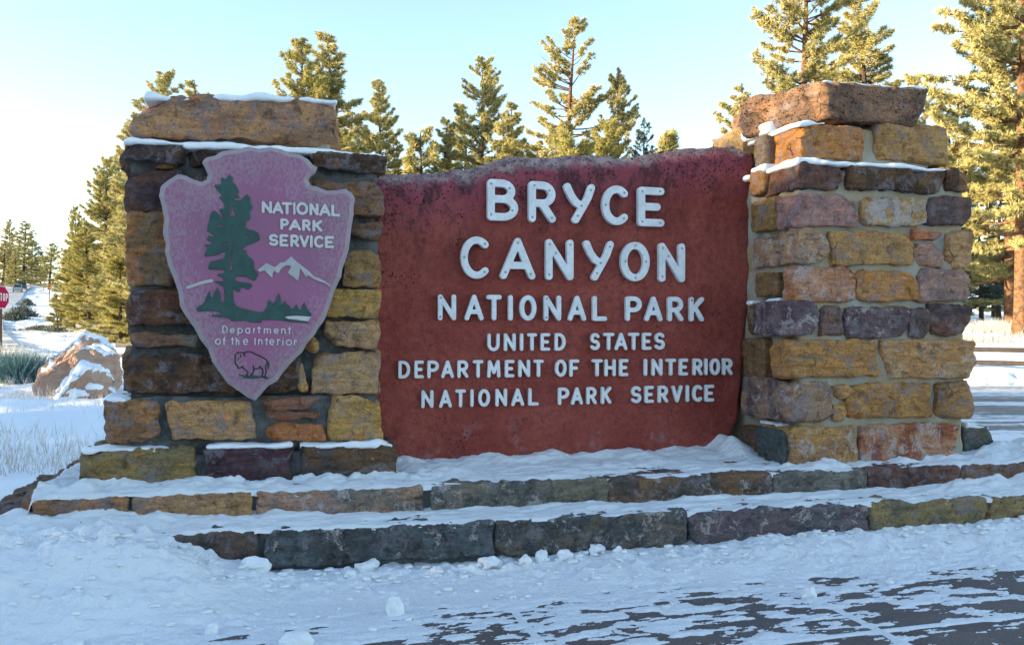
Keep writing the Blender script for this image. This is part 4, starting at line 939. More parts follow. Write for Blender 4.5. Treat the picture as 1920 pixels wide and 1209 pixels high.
def pine_meshes(seed, H, zs, rad, whorl=.42, nb=(4, 6), dense=1.0, tuft=.175, nn=20, openness=0.0, bend=.15, trunk_r=.17, top=.75, dead=0):
    rng = np.random.default_rng(seed)
    k = 16; z = np.linspace(-.3, H, k)
    bx_ = bend * (np.sin(z / H * 3.1 + rng.uniform(0, 6)) + .4 * np.sin(z / H * 8 + rng.uniform(0, 6))); by = bend * (np.sin(z / H * 2.7 + rng.uniform(0, 6)))
    bx_ -= bx_[0]; by -= by[0]
    tr = trunk_r * (1 - z / H) ** .8 + .012; tr[0] *= 1.35
    paths = [(np.stack([bx_, by, z], -1), tr)]
    TW, CC, DD_, C, Dn = [], [], [], [], []
    zz = zs * H
    while zz < H - .15:
        t = (zz - zs * H) / (H - zs * H)
        L0 = rad * (1 - t) ** top * min(1.0, .62 + t * 2.2)
        for _ in range(rng.integers(nb[0], nb[1] + 1)):
            if rng.random() < openness * (1 - t): continue
            az_ = rng.uniform(0, 2 * math.pi); L = L0 * rng.uniform(.45, 1.18) + .18
            up = math.radians(rng.uniform(-12, 14) + 42 * t ** 1.5 - 14 * (1 - t))
            o = np.array([np.interp(zz, z, bx_), np.interp(zz, z, by), zz + rng.uniform(-.15, .15)])
            s = np.linspace(0, 1, 7); wob = rng.uniform(-.12, .12)
            hx = np.cos(az_ + wob * s * 3); hy = np.sin(az_ + wob * s * 3)
            pts = o + np.stack([hx * L * s * math.cos(up), hy * L * s * math.cos(up), L * (s * math.sin(up) - .10 * s + .24 * s ** 2.2)], -1)
            br = np.interp(zz, z, tr) * .33 * (1 - s) ** .8 * min(1, .35 + L / 2.5) + .007
            paths.append((pts, br))
            if rng.random() < dead * (1 - t): continue
            m = max(5, int(L * 24 * dense * (1 - .35 * openness)))
            s0 = 1 - rng.random(m) ** 1.25 * (.78 if openness < .3 else .58)
            fi = np.minimum(5, (s0 * 6).astype(int)); ft = (s0 * 6 - fi)[:, None]; b0 = pts[fi] * (1 - ft) + pts[fi + 1] * ft
            sl = rng.uniform(.08, .34, m) * (.45 + L * .38) * (1.15 - s0 * .6); sa = az_ + rng.choice([-1, 1], m) * rng.uniform(.35, 1.25, m)
            e0 = b0 + np.stack([np.cos(sa) * sl, np.sin(sa) * sl, sl * rng.uniform(-.10, .6, m)], -1)
            TW.append(np.stack([b0, (b0 + e0) / 2 + [0, 0, -.02], e0], 1))
            CC.append(e0); DD_.append(np.stack([np.cos(sa) * .6, np.sin(sa) * .6, np.full(m, .55)], -1))
            lg = sl > .26; CC.append(((b0 + e0) / 2 + rng.normal(0, .05, (m, 3)))[lg]); DD_.append(np.stack([np.cos(sa) * .5, np.sin(sa) * .5, np.full(m, .6)], -1)[lg])
            C.append(pts[-1]); Dn.append([math.cos(az_), math.sin(az_), .6])
        zz += whorl * rng.uniform(.7, 1.3)
    tipP = np.array([bx_[-1], by[-1], H])
    for q in range(5): C.append(tipP + [rng.normal(0, .06), rng.normal(0, .06), -.22 * q]); Dn.append([0, 0, 1])
    tv, tf = tube_arrays(paths[:1], 10); bv, bf = tube_arrays(paths[1:], 5); tw = np.concatenate(TW)[::2]; wv, wf = tube_arrays([(p_, (.011, .008, .005)) for p_ in tw], 3)
    wood = mesh(np.concatenate([tv, bv, wv]), np.concatenate([tf, bf + len(tv), wf + len(tv) + len(bv)]))
    C = np.concatenate([np.array(C)] + CC); Dn = np.concatenate([np.array(Dn)] + DD_); N = len(C)
    cc = np.repeat(C, nn, 0); dn = np.repeat(Dn, nn, 0)
    dr = rng.normal(size=(N * nn, 3)); dr /= np.linalg.norm(dr, axis=1, keepdims=True); dr = dr + dn * .75; dr /= np.linalg.norm(dr, axis=1, keepdims=True)
    cc = cc - dn * np.repeat(rng.uniform(0, .10, N), nn)[:, None] * rng.uniform(0, 1, (N * nn, 1))
    ln = tuft * rng.uniform(.65, 1.15, N * nn); tone = np.clip(np.repeat(rng.uniform(0, 1, N), nn) + rng.normal(0, .12, N * nn), 0, 1)
    return wood, blades(cc, dr, ln, np.full(N * nn, .027), rng, tone)
PROTO = {}
def proto(key, mat='needle', bark='bark', **kw):
    wd, nd = pine_meshes(**kw); wd.materials.append(MAT[bark]); nd.materials.append(MAT[mat]); PROTO[key] = (wd, nd, kw['H'])
proto('cone_a', seed=1, H=12, zs=.10, rad=2.3, dense=1.35, whorl=.36, bark='bark_dark')
proto('cone_b', seed=2, H=12, zs=.08, rad=2.6, dense=1.25, openness=.10, whorl=.38, bark='bark_dark', top=.62)
proto('cone_c', seed=3, H=12, zs=.06, rad=2.1, dense=1.35, openness=.05, whorl=.40, bark='bark_dark')
proto('dense_a', mat='needle_yellow', seed=13, H=12, zs=.05, rad=2.8, dense=1.25, whorl=.36, nb=(5, 7), bark='bark_dark', top=.6)
proto('tall_a', seed=4, H=14, zs=.24, rad=2.7, dense=1.3, openness=.32, whorl=.42, top=.45, trunk_r=.24, dead=.25, bend=.25)
proto('tall_b', seed=5, H=14, zs=.18, rad=2.9, dense=1.3, openness=.18, whorl=.38, top=.5, trunk_r=.21, dead=.12)
proto('tall_c', seed=6, H=14, zs=.14, rad=3.1, dense=1.3, openness=.12, whorl=.38, top=.55, trunk_r=.20, dead=.1)
proto('young_a', mat='needle_yellow', seed=7, H=5, zs=.05, rad=1.25, dense=1.7, whorl=.30, trunk_r=.08, nb=(5, 7), bark='bark_dark', bend=.06)
proto('young_b', seed=8, H=5, zs=.05, rad=1.05, dense=1.5, whorl=.34, trunk_r=.07, nb=(4, 6), bark='bark_dark', bend=.06)
proto('dark_a', mat='needle_dark', seed=9, H=12, zs=.14, rad=2.6, dense=.95, bark='bark_dark', nn=16)
def pine(key, x, top_y, d, label, wid=1.0, rz=None, group='pines behind the sign', H=None, r=None, name='pine_tree'):
    wd, nd, H0 = PROTO[key]
    if r is None: r = (x - CX) / F * d
    X, Y = cw(r, d); zb = float(terrain(r, d)) - .05
    ht = H if H is not None else CH + (HY - top_y) / F * d - zb
    s = ht / H0
    e = empty(name, (X, Y, zb), label, 'tree', group); e.rotation_euler = (0, 0, rz if rz is not None else random.uniform(0, 6.28)); e.scale = (s * wid, s * wid, s)
    for nm, me in (('trunk', wd), ('crown', nd)):
        o = bpy.data.objects.new(nm, me); COL.objects.link(o); o.parent = e
    return e
PINES = [
 # left road side
 ('dense_a', 190, 298, 62, 'sunlit golden pine at the left edge of the arrowhead pillar, tallest of its clump', .88),
 ('cone_c', 222, 285, 70, 'slim shaded pine peeping out close beside the left pillar edge', 1.0),
 ('dense_a', 138, 392, 66, 'broad golden pine left of the tallest pine in the roadside clump', .70),
 ('cone_b', 136, 470, 78, 'lower golden pine nearest the yellow road signs', 1.0),
 ('young_a', 226, 470, 42, 'bright yellow green young pine touching the left pillar edge', 1.15),
 ('young_b', 108, 552, 66, 'tiny lone pine standing on the snowy roadside', 1.1),
 ('dense_a', 168, 420, 58, 'shaded pine filling the lower middle of the roadside clump', 1.1),
 ('cone_b', 212, 400, 55, 'dark trunked pine right behind the bright young pine', 1.1),
 ('tall_c', 160, 430, 92, 'shaded pine standing behind the roadside clump', 1.2),
 # far end of the road
 ('cone_a', 16, 413, 290, 'slim far pine at the left picture edge above the stop sign', 1.0),
 ('cone_c', 43, 413, 285, 'tall far pine above the two vehicles on the road', 1.5),
 ('dark_a', 58, 440, 300, 'shaded far pine right of the tall pine above the vehicles', 1.4),
 ('cone_b', 4, 455, 260, 'lower far pine cut by the left picture edge', 1.5),
 ('cone_c', 28, 470, 250, 'small sunlit far pine in front of the tall road end pines', 1.3),
 ('dark_a', 76, 462, 320, 'small dark far pine where the road disappears', 1.4),
 ('cone_b', 92, 456, 240, 'hazy far pine between the road end and the golden clump', 1.5),
 ('dark_a', 66, 478, 330, 'lowest dark far pine at the road end', 1.7),
 # above the arrowhead pillar
 ('cone_b', 292, 142, 40, 'pine top showing over the left end of the arrowhead pillar cap', .85),
 ('cone_c', 360, 146, 42, 'small pine top showing over the middle of the arrowhead pillar cap', .9),
 ('cone_c', 262, 215, 46, 'pine edge showing left of the arrowhead pillar cap', .9),
 # between the pillars
 ('dense_a', 566, 94, 44, 'rounded pine rising over the right end of the arrowhead pillar cap', .95),
 ('cone_c', 626, 60, 45, 'tall pointed pine just right of the arrowhead pillar cap', 1.0),
 ('dense_a', 655, 250, 38, 'low bushy pine between the pointed pine and the pillar shoulder', 1.2),
 ('cone_a', 717, 156, 42, 'airy pine above the left end of the red panel', .85),
 ('cone_c', 748, 262, 48, 'low shaded pine right of the airy pine above the panel end', .9),
 ('young_b', 787, 246, 40, 'thin young pine in the gap above the panel dip', .95),
 ('cone_a', 838, 228, 44, 'short pine left of the full pine above the panel', .95),
 ('tall_c', 896, 114, 46, 'full pine rising above the left slope of the panel', .80),
 ('cone_b', 932, 225, 40, 'low bushy pine in front of the full pine above the panel', 1.0),
 ('cone_c', 970, 192, 44, 'narrow pine right of the full pine above the panel', .85),
 ('tall_a', 1084, 56, 42, 'tall open crowned pine with bare trunk above the word BRYCE', .95),
 ('cone_b', 1046, 238, 36, 'bushy sunlit pine at the foot of the open crowned pine, left side', 1.0),
 ('young_a', 1078, 252, 33, 'small sunlit young pine below the open crowned pine trunk', 1.0),
 ('tall_b', 1166, 146, 42, 'spreading pine right of the open crowned pine', .80),
 ('dense_a', 1130, 228, 36, 'bushy sunlit pine between the open crowned and spreading pines', 1.05),
 ('dark_a', 1214, 226, 46, 'shaded pine at the right foot of the spreading pine', .80),
 ('young_b', 1272, 250, 38, 'lone small pine top over the middle of the panel', 1.0),
 ('cone_b', 690, 235, 50, 'far bushy pine filling in behind the airy pine', 1.0),
 ('cone_a', 1010, 268, 50, 'low far pine between the narrow and the open crowned pines', 1.0),
 ('cone_c', 870, 190, 54, 'far pine filling in behind the full pine above the panel', 1.0),
 ('cone_a', 600, 190, 55, 'far pine filling in below the rounded and pointed pines', 1.1),
 # right
 ('cone_c', 1380, 156, 38, 'slim pine just left of the pitted cap stone', .80),
 ('tall_c', 1503, -150, 34, 'large pine with visible trunk behind the pitted cap stone', .90),
 ('cone_a', 1612, -18, 40, 'slender sunlit pine rising right of the large trunk above the cap', .92),
 ('cone_b', 1722, 136, 44, 'shaded pine at the right end of the cap stone', .85),
 ('tall_b', 1914, -330, 30, 'largest pine at the right picture edge, thick trunk', .88),
 ('tall_c', 1893, -120, 35, 'pine with sunlit orange trunk by the right picture edge', .85),
 ('cone_b', 1800, 215, 42, 'low sunlit pine behind the right pillar shoulder', 1.1),
 ('dark_a', 1840, 330, 46, 'dark shaded pine beside the right pillar edge', 1.0),
 ('dark_a', 1872, 300, 54, 'dark shaded pine behind the orange trunk', 1.1),
 ('dark_a', 1918, 340, 50, 'dark shaded pine behind the thick trunk at the right edge', 1.1),
 ('cone_a', 1862, 430, 60, 'small distant pine deep in the shade by the right edge', 1.3),
]
for k, t in enumerate(PINES):
    pine(*t[:5], wid=t[5] * (1.22 if t[0].startswith('cone') else 1.08), rz=(k * 2.39996) % 6.283)
# pines standing outside the view to the left; their shade covers the monument and the paving
rb = random.Random(5); k = 0
for r0, h0 in ((-23.5, 6.9), (-27.0, 7.6), (-31.0, 8.3)):
    d = -11.5
    while d < 7.5:
        pine(['cone_b', 'dark_a'][k % 2], 0, 0, d, 'bushy pine of the row beside the viewer, outside the picture', 1.75, group='pines shading the monument', H=h0 + rb.uniform(-.3, .4), r=r0 + rb.uniform(-.6, .6)); d += rb.uniform(1.7, 2.2); k += 1
for r, d, H in ((-24, 10.6, 5.6), (-26, 12.6, 5.4), (-24, 14.2, 4.6), (-29, 16.5, 6.0)):
    pine('cone_b', 0, 0, d, 'bushy pine of the row beside the viewer, outside the picture', 1.5, group='pines shading the monument', H=H, r=r)
# unseen pines added behind the viewer to block low sky light on that side
rb = random.Random(3)
for k in range(14):
    r = -30 + k * 4.4 + rb.uniform(-1, 1); d = -24 - (k % 3) * 5 + rb.uniform(-2, 2)
    pine(['dark_a', 'cone_b', 'tall_c'][k % 3], 0, 0, d, 'tall pine added behind the viewer to block sky light, outside the picture', 1.2, group='pines added to block sky light', H=rb.uniform(11, 14), r=r)

# ------------------------------------------------------------------ boulders
def blob(name, label, cat, c, half, seed, mat, quad_skew=0.0, amp=.12, res=.05, rz=0.0, profile=None, parent=None):
    rng = np.random.default_rng(seed); half = np.array(half)
    q, nr, f = smooth_box(half, half.min() * .35, res)
    if profile is not None: q = profile(q, half)
    o = rng.uniform(0, 300, 3); x, y, z = (q + o).T
    for _ in range(5):
        n = rng.normal(size=3); n[2] = abs(n[2]) * .6; n /= np.linalg.norm(n); c_ = (np.abs(n) * half).sum() * rng.uniform(.62, .82); q = q - n * np.maximum(0, q @ n - c_)[:, None]
    q = q + nr * (amp * fbm(x * 1.6, y * 1.6, z * 1.8, 3) + amp * .5 * (np.abs(vnoise(x * 3.4, y * 3.4, z * 3.4)) - .3) + amp * .30 * fbm(x * 9, y * 9, z * 9, 4))[:, None]
    ob = link(name, mesh(q, f), mat, parent, c); ob.rotation_euler = (0, 0, rz)
    return tag(ob, label, cat), q, f
def mesh_normals(q, f):
    n = np.zeros_like(q); a = q[f[:, 0]]; nn = np.cross(q[f[:, 1]] - a, q[f[:, 2]] - a)
    for k in range(f.shape[1]): np.add.at(n, f[:, k], nn)
    return n / np.maximum(np.linalg.norm(n, axis=1, keepdims=True), 1e-9)
def boulder(x0, x1, yt, d, label, slabel, seed, profile, zb=-.25, dep=.7, thr=.42, thick=.10):
    (X, Y) = atd((x0 + x1) / 2, d); va = math.atan((CX - (x0 + x1) / 2) / F); W = (x1 - x0) / F * d * math.cos(va); zt = CH + (HY - yt) / F * d
    ob, q, f = blob('boulder', label, 'boulder', (X, Y, (zt + zb) / 2), (W / 2, dep, (zt - zb) / 2), seed, MAT['boulder'], rz=va - TH, profile=profile, amp=.13, res=.035)
    n = mesh_normals(q, f); m = sstep(thr - .10, thr + .14, n[:, 2] + .30 * fbm(q[:, 0] * 2.4, q[:, 1] * 2.4, q[:, 2] * 2.4, 3))
    s = q + np.stack([n[:, 0] * .3, n[:, 1] * .3, np.abs(n[:, 2])], -1) * (m * thick)[:, None] - n * (.03 * (1 - m))[:, None]
    so_ = link('boulder_snow', mesh(s, f), MAT['snow_soft'], None, tuple(ob.location)); so_.rotation_euler = ob.rotation_euler; tag(so_, slabel, None, None, 'stuff')
def prof_big(q, h):
    u = q[:, 0] / h[0]; top = np.interp(u, [-1, -.55, -.15, .15, .40, .75, 1], [.30, .62, .86, 1.0, .94, .86, .62]); k = np.where(q[:, 2] > 0, top * 1.0, 1.0); q = q.copy(); q[:, 2] = np.where(q[:, 2] > -h[2] * .4, -h[2] * .4 + (q[:, 2] + h[2] * .4) * top, q[:, 2]); return q
def prof_small(q, h):
    u = q[:, 0] / h[0]; top = np.interp(u, [-1, -.6, -.1, .3, .7, 1], [.15, .6, .95, 1.0, .75, .25]); q = q.copy(); q[:, 2] = np.where(q[:, 2] > -h[2] * .4, -h[2] * .4 + (q[:, 2] + h[2] * .4) * top, q[:, 2]); return q
boulder(80, 220, 636, 16.0, 'large tan boulder half capped with snow left of the pillar', 'snow cap on the large tan boulder', 11, prof_big, dep=.75, thr=.86, thick=.06)
boulder(108, 226, 690, 14.2, 'small snow covered boulder in front of the large tan one', 'thick snow cap on the small boulder', 12, prof_small, dep=.55, thr=.34, thick=.08)

# ------------------------------------------------------------------ pipe rails
def rail(p0, p1, label, posts):
    e = empty('pipe_rail', ((p0[0] + p1[0]) / 2, (p0[1] + p1[1]) / 2, 0), label, 'railing', 'pipe rails along the road')
    for dz in (0.0, -.30):
        a = np.array(p0) + [0, 0, dz]; b = np.array(p1) + [0, 0, dz]
        v, f = tube_arrays([(np.stack([a, a + (b - a) * .33, a + (b - a) * .66, b]), np.full(4, .055))], 10)
        link('rail', mesh(v, f), MAT['steel'], e, (0, 0, 0)).location = -Vector(e.location)
    for t in posts:
        p = np.array(p0) + (np.array(p1) - np.array(p0)) * t
        v, f = tube_arrays([(np.stack([p * [1, 1, 0] + [0, 0, -.3], p + [0, 0, -.02], p + [0, 0, .07]]), np.array([.065, .065, .06]))], 8)
        link('post', mesh(v, f), MAT['steel'], e, (0, 0, 0)).location = -Vector(e.location)
xa, ya = atd(2300, 17.6); xb, yb = atd(1700, 20.6)
rail((xa, ya, .62), (xb, yb, .68), 'two brown pipe rails on the snowbank across the road', [.12, .93])
xa, ya = atd(218, 25.5); xb, yb = atd(420, 24.5)
rail((xa, ya, .66), (xb, yb, .66), 'short pipe rail end just beside the large boulder', [.55])

# ------------------------------------------------------------------ road signs
def post_of(e, X, Y, z0, z1, w, mat):
    q, n_, f_ = smooth_box([w, w * .7, (z1 - z0) / 2], w * .25, .3); link('post', mesh(q, f_), mat, e, (X, Y, (z0 + z1) / 2))
def plate_mesh(poly, th):
    n = len(poly); V = [(x, -th / 2, z) for x, z in poly] + [(x, th / 2, z) for x, z in poly]
    return mesh(V, [list(range(n)), list(range(n, 2 * n))[::-1]] + [[i, n + i, n + (i + 1) % n, (i + 1) % n] for i in range(n)], False)
ngon = lambda n, r, a0: [(r * math.cos(R(a0 + 360 * k / n)), r * math.sin(R(a0 + 360 * k / n))) for k in range(n)]
SR = -TH + R(90)
X, Y = atd(4.4, 29); zc = CH + (HY - 557.5) / F * 29; g0 = float(ground_z(X, Y))
st = empty('stop_sign', (X, Y, g0), 'red octagonal STOP sign on brown post at the left edge', 'road sign')
post_of(st, X - .09 * math.sin(SR), Y + .09 * math.cos(SR), g0 - .2, zc + .38, .07, MAT['wood_post'])
for nm, rad_, mt, off in (('border', .405, 'sign_white', 0), ('plate', .388, 'sign_red', -.004)):
    o = link(nm, plate_mesh(ngon(8, rad_, 22.5), .004), MAT[mt], st, (X + off * -math.sin(SR), Y + off * math.cos(SR), zc)); o.rotation_euler = (0, 0, SR)
for k, ch in enumerate('STOP'):
    wch, hch, r_ = .125, .27, .021; xo = -.246 + k * .164
    lines = [[(-wch / 2 + r_ + u * (wch - 2 * r_), r_ + v * (hch - 2 * r_)) for u, v in ln] for ln in GL[ch]]
    xs_ = np.arange(-.07, .075, .006); zs_ = np.arange(-.01, .27, .006); XX, ZZ = np.meshgrid(xs_, zs_, indexing='ij')
    o = link('letter', field_mesh(stroke_sdf(XX, ZZ, lines, r_), xs_, zs_, .003, 0), MAT['sign_white'], st, (X + xo * math.cos(SR) + .0065 * math.sin(SR), Y + xo * math.sin(SR) - .0065 * math.cos(SR), zc - .125)); o.rotation_euler = (0, 0, SR)
for px, py, pb, d, sz, lab in [(92.5, 537, 566, 170, .56, 'nearer yellow diamond warning sign beside the climbing road'), (83, 523.5, 536, 275, .56, 'farther yellow diamond warning sign near the top of the road')]:
    X, Y = atd(px, d); zc = CH + (HY - py) / F * d; g0 = float(ground_z(X, Y))
    e = empty('warning_sign', (X, Y, g0), lab, 'road sign', 'yellow warning signs'); post_of(e, X, Y + .08, g0 - .3, zc + .2, .07, MAT['wood_post'])
    o = link('plate', plate_mesh(ngon(4, sz, 0), .01), MAT['sign_yellow'], e, (X, Y, zc)); o.rotation_euler = (0, 0, -TH + .45)
    lines = [[(-.05, -.26), (-.05, -.02), (.10, .10), (.10, .24)], [(.0, .16), (.10, .27), (.20, .16)]]
    xs_ = np.arange(-.3, .3, .02); XX, ZZ = np.meshgrid(xs_, xs_, indexing='ij')
    o = link('arrow_mark', field_mesh(stroke_sdf(XX, ZZ, lines, .055), xs_, xs_, .004, 0), MAT['sign_black'], e, (X, Y - .008, zc)); o.rotation_euler = (0, 0, -TH + .45)

# ------------------------------------------------------------------ vehicles on the climbing road
def car(px, py, d, name, label, mat, L, W, Hh, heading, truck=False, group='vehicles on the climbing road'):
    X, Y = atd(px, d); g0 = float(ground_z(X, Y)) + .10 + .0016 * d
    e = empty(name, (X, Y, g0), label, 'car', group)
    def part(nm, prof2, w, mt, bev=.0):
        n = len(prof2); V = [(-w / 2, y, z) for y, z in prof2] + [(w / 2, y, z) for y, z in prof2]
        me = mesh(V, [list(range(n))[::-1], list(range(n, 2 * n))] + [[i, (i + 1) % n, n + (i + 1) % n, n + i] for i in range(n)], False)
        o = bpy.data.objects.new(nm, me); COL.objects.link(o); me.materials.append(MAT[mt]); o.parent = e; return o
    h1 = Hh * .56
    part('body', [(-L / 2, .32), (-L / 2 - .03, h1 * .9), (-L / 2 + .06, h1), (L / 2 - 1.2, h1), (L / 2 - .15, h1 * .86), (L / 2, .6), (L / 2, .32)], W, mat)
    y0 = (-.2 if truck else -L / 2 + .12)
    cab = part('cabin', [(y0, h1 - .01), (y0 + .22, Hh - .04), (y0 + .4, Hh), (L / 2 - 1.95, Hh), (L / 2 - 1.25, h1 - .01)], W * .90, mat)
    part('rear_window', [(y0 - .01, h1 + .06), (y0 + .19, Hh - .12), (y0 + .25, Hh - .12), (y0 + .05, h1 + .06)], W * .74, 'glass')
    part('side_windows', [(y0 + .30, h1 + .08), (y0 + .45, Hh - .10), (L / 2 - 2.0, Hh - .10), (L / 2 - 1.5, h1 + .08)], W * .905, 'glass')
    for sx in (-1, 1):
        o = part('tail_lamp', [(-L / 2 - .045, h1 * .62), (-L / 2 - .045, h1 * .88), (-L / 2 + .05, h1 * .88), (-L / 2 + .05, h1 * .62)], .18, 'tail'); o.location = (sx * (W / 2 - .13), 0, 0)
        for yy in (-L / 2 + .85, L / 2 - .9):
            v, f = tube_arrays([(np.array([[-.12, 0, 0], [-.115, 0, 0], [.115, 0, 0], [.12, 0, 0]]), np.array([.2, .36, .36, .2]))], 14)
            o = bpy.data.objects.new('wheel', mesh(v, f)); COL.objects.link(o); o.data.materials.append(MAT['rubber']); o.parent = e; o.location = (sx * (W / 2 - .10), yy, .36)
    e.rotation_euler = (0, 0, heading); return e
HD = R(30) - TH
car(33, 540, 205, 'pickup_truck', 'pale grey pickup truck driving up the snowy road', 'car_grey', 5.2, 2.0, 1.85, HD, True)
car(41.5, 536, 225, 'suv', 'dark vehicle just ahead of the pale pickup on the road', 'car_dark', 4.8, 2.1, 1.95, HD)
for px, py, d, lab, hd in [(57, 521, 300, 'white car parked among the far pines, leftmost of three', 1.3), (66, 519, 305, 'white car parked among the far pines, middle of three', 1.2), (74, 517, 310, 'white car parked among the far pines, rightmost of three', 1.1)]:
    car(px, py, d, 'parked_car', lab, 'car_white', 4.6, 1.85, 1.6, hd, group='cars parked among the far pines')

# ------------------------------------------------------------------ low plants
def tussock(name, label, x, yb, d, w, h, n, mat, seed, group, spread=.8, wd=.012, flat=False):
    rng = np.random.default_rng(seed); X, Y = atd(x, d); g0 = float(ground_z(X, Y))
    c = np.stack([rng.normal(0, w * .22, n), rng.normal(0, w * .22, n), np.full(n, -.03)], -1)
    if flat: c[:, 2] = rng.uniform(0, h * .7, n) * np.exp(-(np.hypot(c[:, 0], c[:, 1]) / (w * .4)) ** 2)
    dr = np.stack([rng.normal(0, spread, n), rng.normal(0, spread, n), np.abs(rng.normal(1, .25, n))], -1); dr += np.concatenate([c[:, :2] * 1.2 / w, np.zeros((n, 1))], 1); dr /= np.linalg.norm(dr, axis=1, keepdims=True)
    me = blades(c, dr, h * rng.uniform(.5, 1.1, n) * (.45 if flat else 1), np.full(n, wd), rng, rng.uniform(0, 1, n), droop=.08)
    o = link(name, me, MAT[mat], None, (X, Y, g0)); return tag(o, label, 'shrub', group)
BUSH = 'shrubs on the snowy roadside'
tussock('sagebrush', 'blue green spiky clump left of the large boulder', 40, 690, 19.0, 1.0, .85, 2400, 'sage', 21, BUSH, .5, .022)
tussock('sagebrush', 'blue green spiky clump cut by the left edge', 4, 690, 20.0, .9, .75, 1800, 'sage', 22, BUSH, .5, .022)
tussock('dry_bush', 'pale twiggy dry bush beside the blue green clump', 72, 690, 20.5, .7, .5, 350, 'straw', 23, BUSH, .6, .010)
tussock('dry_bush', 'pale twiggy dry bush at the left edge below the STOP sign', 8, 650, 26, 1.4, .85, 700, 'straw', 24, BUSH, .6, .014)
tussock('roadside_shrub', 'dark green shrub strip along the road edge', 40, 590, 105, 3.4, 1.9, 900, 'shrub', 25, BUSH, .7, .14, True)
tussock('roadside_shrub', 'dark green shrub nearer along the road edge', 28, 600, 92, 2.6, 1.5, 700, 'shrub', 26, BUSH, .7, .13, True)
tussock('roadside_shrub', 'small dark shrub farther up the road edge', 50, 570, 150, 2.2, 1.6, 500, 'shrub', 27, BUSH, .7, .16, True)
tussock('roadside_shrub', 'low dark juniper spreading on the snow below the tiny lone pine', 78, 606, 64, 3.0, .55, 700, 'shrub', 28, BUSH, .9, .07, True)
tussock('roadside_shrub', 'low dark juniper right of the other spreading one', 100, 610, 60, 2.4, .5, 600, 'shrub', 29, BUSH, .9, .07, True)
tussock('roadside_shrub', 'brown twiggy brush under the golden pines', 190, 612, 54, 2.8, .8, 700, 'straw', 30, BUSH, .8, .03, True)
tussock('roadside_shrub', 'dark brush at the trunk foot near the left pillar', 208, 603, 50, 1.8, .9, 500, 'shrub', 31, BUSH, .8, .05, True)
for k, (x, d, w, lab) in enumerate([(1848, 33, 1.1, 'golden dry grass tussock at the forest edge beside the right pillar'), (1872, 33.5, .9, 'golden dry grass tussock left of the orange trunk foot'), (1916, 32, .9, 'golden dry grass tussock at the right picture edge')]):
    tussock('grass_tussock', lab, x, 612, d, w, .62, 700, 'straw', 40 + k, 'dry grass along the forest edge', .6, .016)
# frosted dry grass all over the field
rng = np.random.default_rng(50)
def field(n, px0, px1, dlo, dhi, hmin, hmax, wd, name, label, patch=.0, freq=.5):
    px = rng.uniform(px0, px1, n * 4); d = np.exp(rng.uniform(np.log(dlo), np.log(dhi), n * 4)); X, Y = cw((px - CX) / F * d, d)
    keep = fbm(X * freq, Y * freq, 3.0, 3) + rng.normal(0, .22, n * 4) > patch; keep &= ~((X > -1.7) & (Y < 6.2))
    X, Y = X[keep][:n], Y[keep][:n]; m = len(X); z = ground_z(X, Y) - .01; dk = np.hypot(X, Y)
    dr = np.stack([rng.normal(0, .28, m), rng.normal(0, .28, m), np.ones(m)], -1); dr /= np.linalg.norm(dr, axis=1, keepdims=True)
    me = blades(np.stack([X, Y, z], -1), dr, rng.uniform(hmin, hmax, m) * (1 + .012 * dk), wd * (1 + .06 * dk), rng, rng.uniform(0, 1, m), droop=.05)
    tag(link(name, me, MAT['straw']), label, None, None, 'stuff')
field(6000, -260, 250, 6.5, 70, .05, .22, .0045, 'dry_grass', 'frosted dry grass stalks standing in the snow field', .22)
field(2500, 1780, 2100, 26, 36, .12, .40, .006, 'dry_grass', 'dry grass stalks below the forest edge at the right', .0)

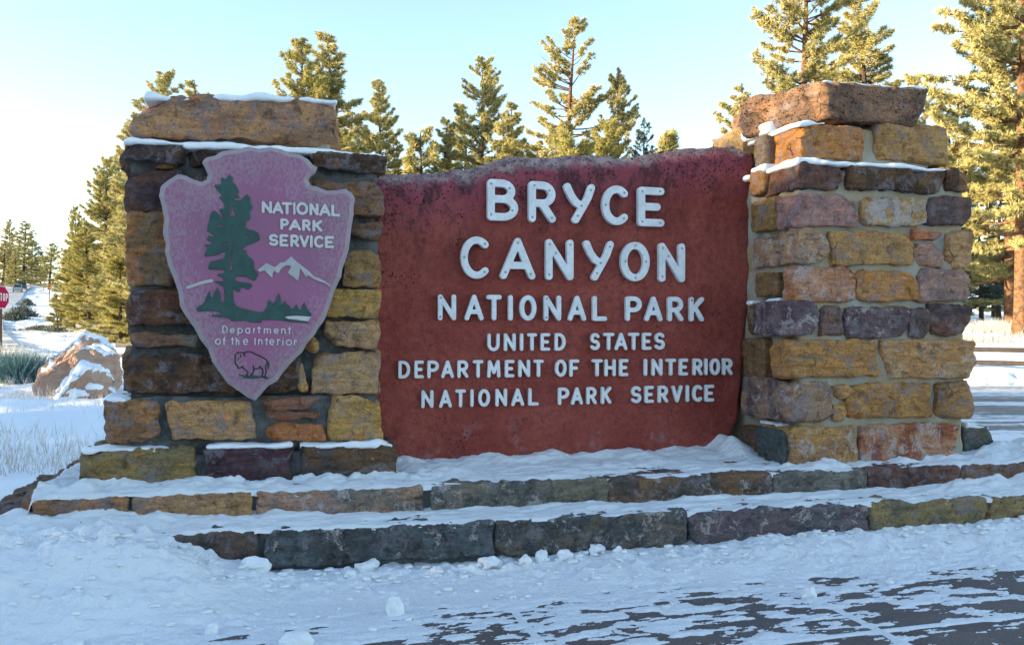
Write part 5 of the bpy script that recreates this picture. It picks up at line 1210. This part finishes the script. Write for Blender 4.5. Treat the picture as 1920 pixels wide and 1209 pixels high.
# ------------------------------------------------------------------ lumps of snow
def lump_mesh(seed, sx, sy, sz, res=.22):
    q, nr, f = smooth_box([1, 1, 1], .95, res); rg = np.random.default_rng(seed); o = rg.uniform(0, 99, 3)
    for _ in range(6):
        n = rg.normal(size=3); n /= np.linalg.norm(n); dd_ = np.maximum(0, q @ n - rg.uniform(.6, .95)); q = q - n * dd_[:, None]
    q = q + nr * (.30 * fbm(q[:, 0] * 1.3 + o[0], q[:, 1] * 1.3 + o[1], q[:, 2] * 1.3 + o[2], 3))[:, None]
    return q * [sx, sy, sz], f
CH_ = [(738, 1119, 17, 22, 'upright oval snow lump on the trodden snow below the red panel'), (556, 1172, 30, 17, 'wide snow lump lying on the bare paving edge'), (398, 1157, 12, 13, 'small pointed snow lump near the bare paving'),
       (128, 1190, 30, 14, 'flat wide snow lump in the lower left corner'), (918, 1052, 22, 14, 'largest snow lump against the lower step'), (984, 1053, 12, 10, 'second snow lump along the lower step, right of the largest'), (1016, 1046, 12, 15, 'upright snow lump against the lower step'),
       (1058, 1044, 14, 10, 'low snow lump against the lower step, fourth from the largest'), (1118, 1036, 15, 11, 'snow lump under the step joint below the panel'), (1160, 1040, 10, 7, 'small snow lump right of the one under the step joint'), (1516, 1090, 14, 13, 'lone pyramid snow lump on the paving below the right pillar'),
       (1842, 982, 14, 9, 'snow lump at the foot of the olive step block'), (1876, 978, 20, 12, 'big snow lump near the right end of the lower step'), (1902, 984, 13, 9, 'snow lump farthest right along the lower step'), (690, 1062, 24, 12, 'snow lump left under the long dark step block'),
       (325, 1020, 34, 17, 'snow slab leaning on the half buried step block'), (440, 1040, 20, 12, 'snow lump below the half buried step block'), (610, 1052, 18, 10, 'snow lump at the joint of the long dark step block'), (655, 1075, 12, 9, 'small snow lump in front of the long dark step block'), (480, 1075, 24, 16, 'rounded snow lump on the pile below the arrowhead pillar')]
for k, (x, y, w_, h_, lab) in enumerate(CH_):
    X, Y = onZ(x, y + h_ * .5, .05); z = float(hsnow(np.array([X]), np.array([Y]))[0]); d = X * ST + Y * CT
    q, f = lump_mesh(300 + k, w_ / F * d, w_ / F * d * .8, h_ / F * d * 1.05)
    tag(link('snow_lump', mesh(q, f), MAT['ice_chunk'], None, (X, Y, max(z, 0) + h_ / F * d * .40)), lab, 'snow lump', 'lumps of snow in front of the steps')
LM = [lump_mesh(k, 1.2, 1, .6, .6) for k in range(12)]; nC = 1500
cX = rng.uniform(-1.5, 4.2, nC); cY = np.where(rng.random(nC) < .75, Y2(cX) - np.abs(rng.normal(0, .22, nC)) - .01, rng.uniform(2.9, 3.6, nC)); cZ = hsnow(cX, cY)
Vs, Fs, off = [], [], 0
for k in np.nonzero(cZ > .002)[0]:
    near = float(Y2(cX[k])) - cY[k] < .14; s = .003 + (.017 if near else .014) * rng.random() ** (3 if near else 4); q, f = LM[k % 12]
    Vs.append(q * s * [rng.uniform(.8, 1.4), 1, 1] + [cX[k], cY[k], cZ[k] + s * .3]); Fs.append(f + off); off += len(q)
tag(link('snow_crumbs', mesh(np.concatenate(Vs), np.concatenate(Fs)), MAT['ice_chunk']), 'crumbs of snow scattered before the steps', None, None, 'stuff')
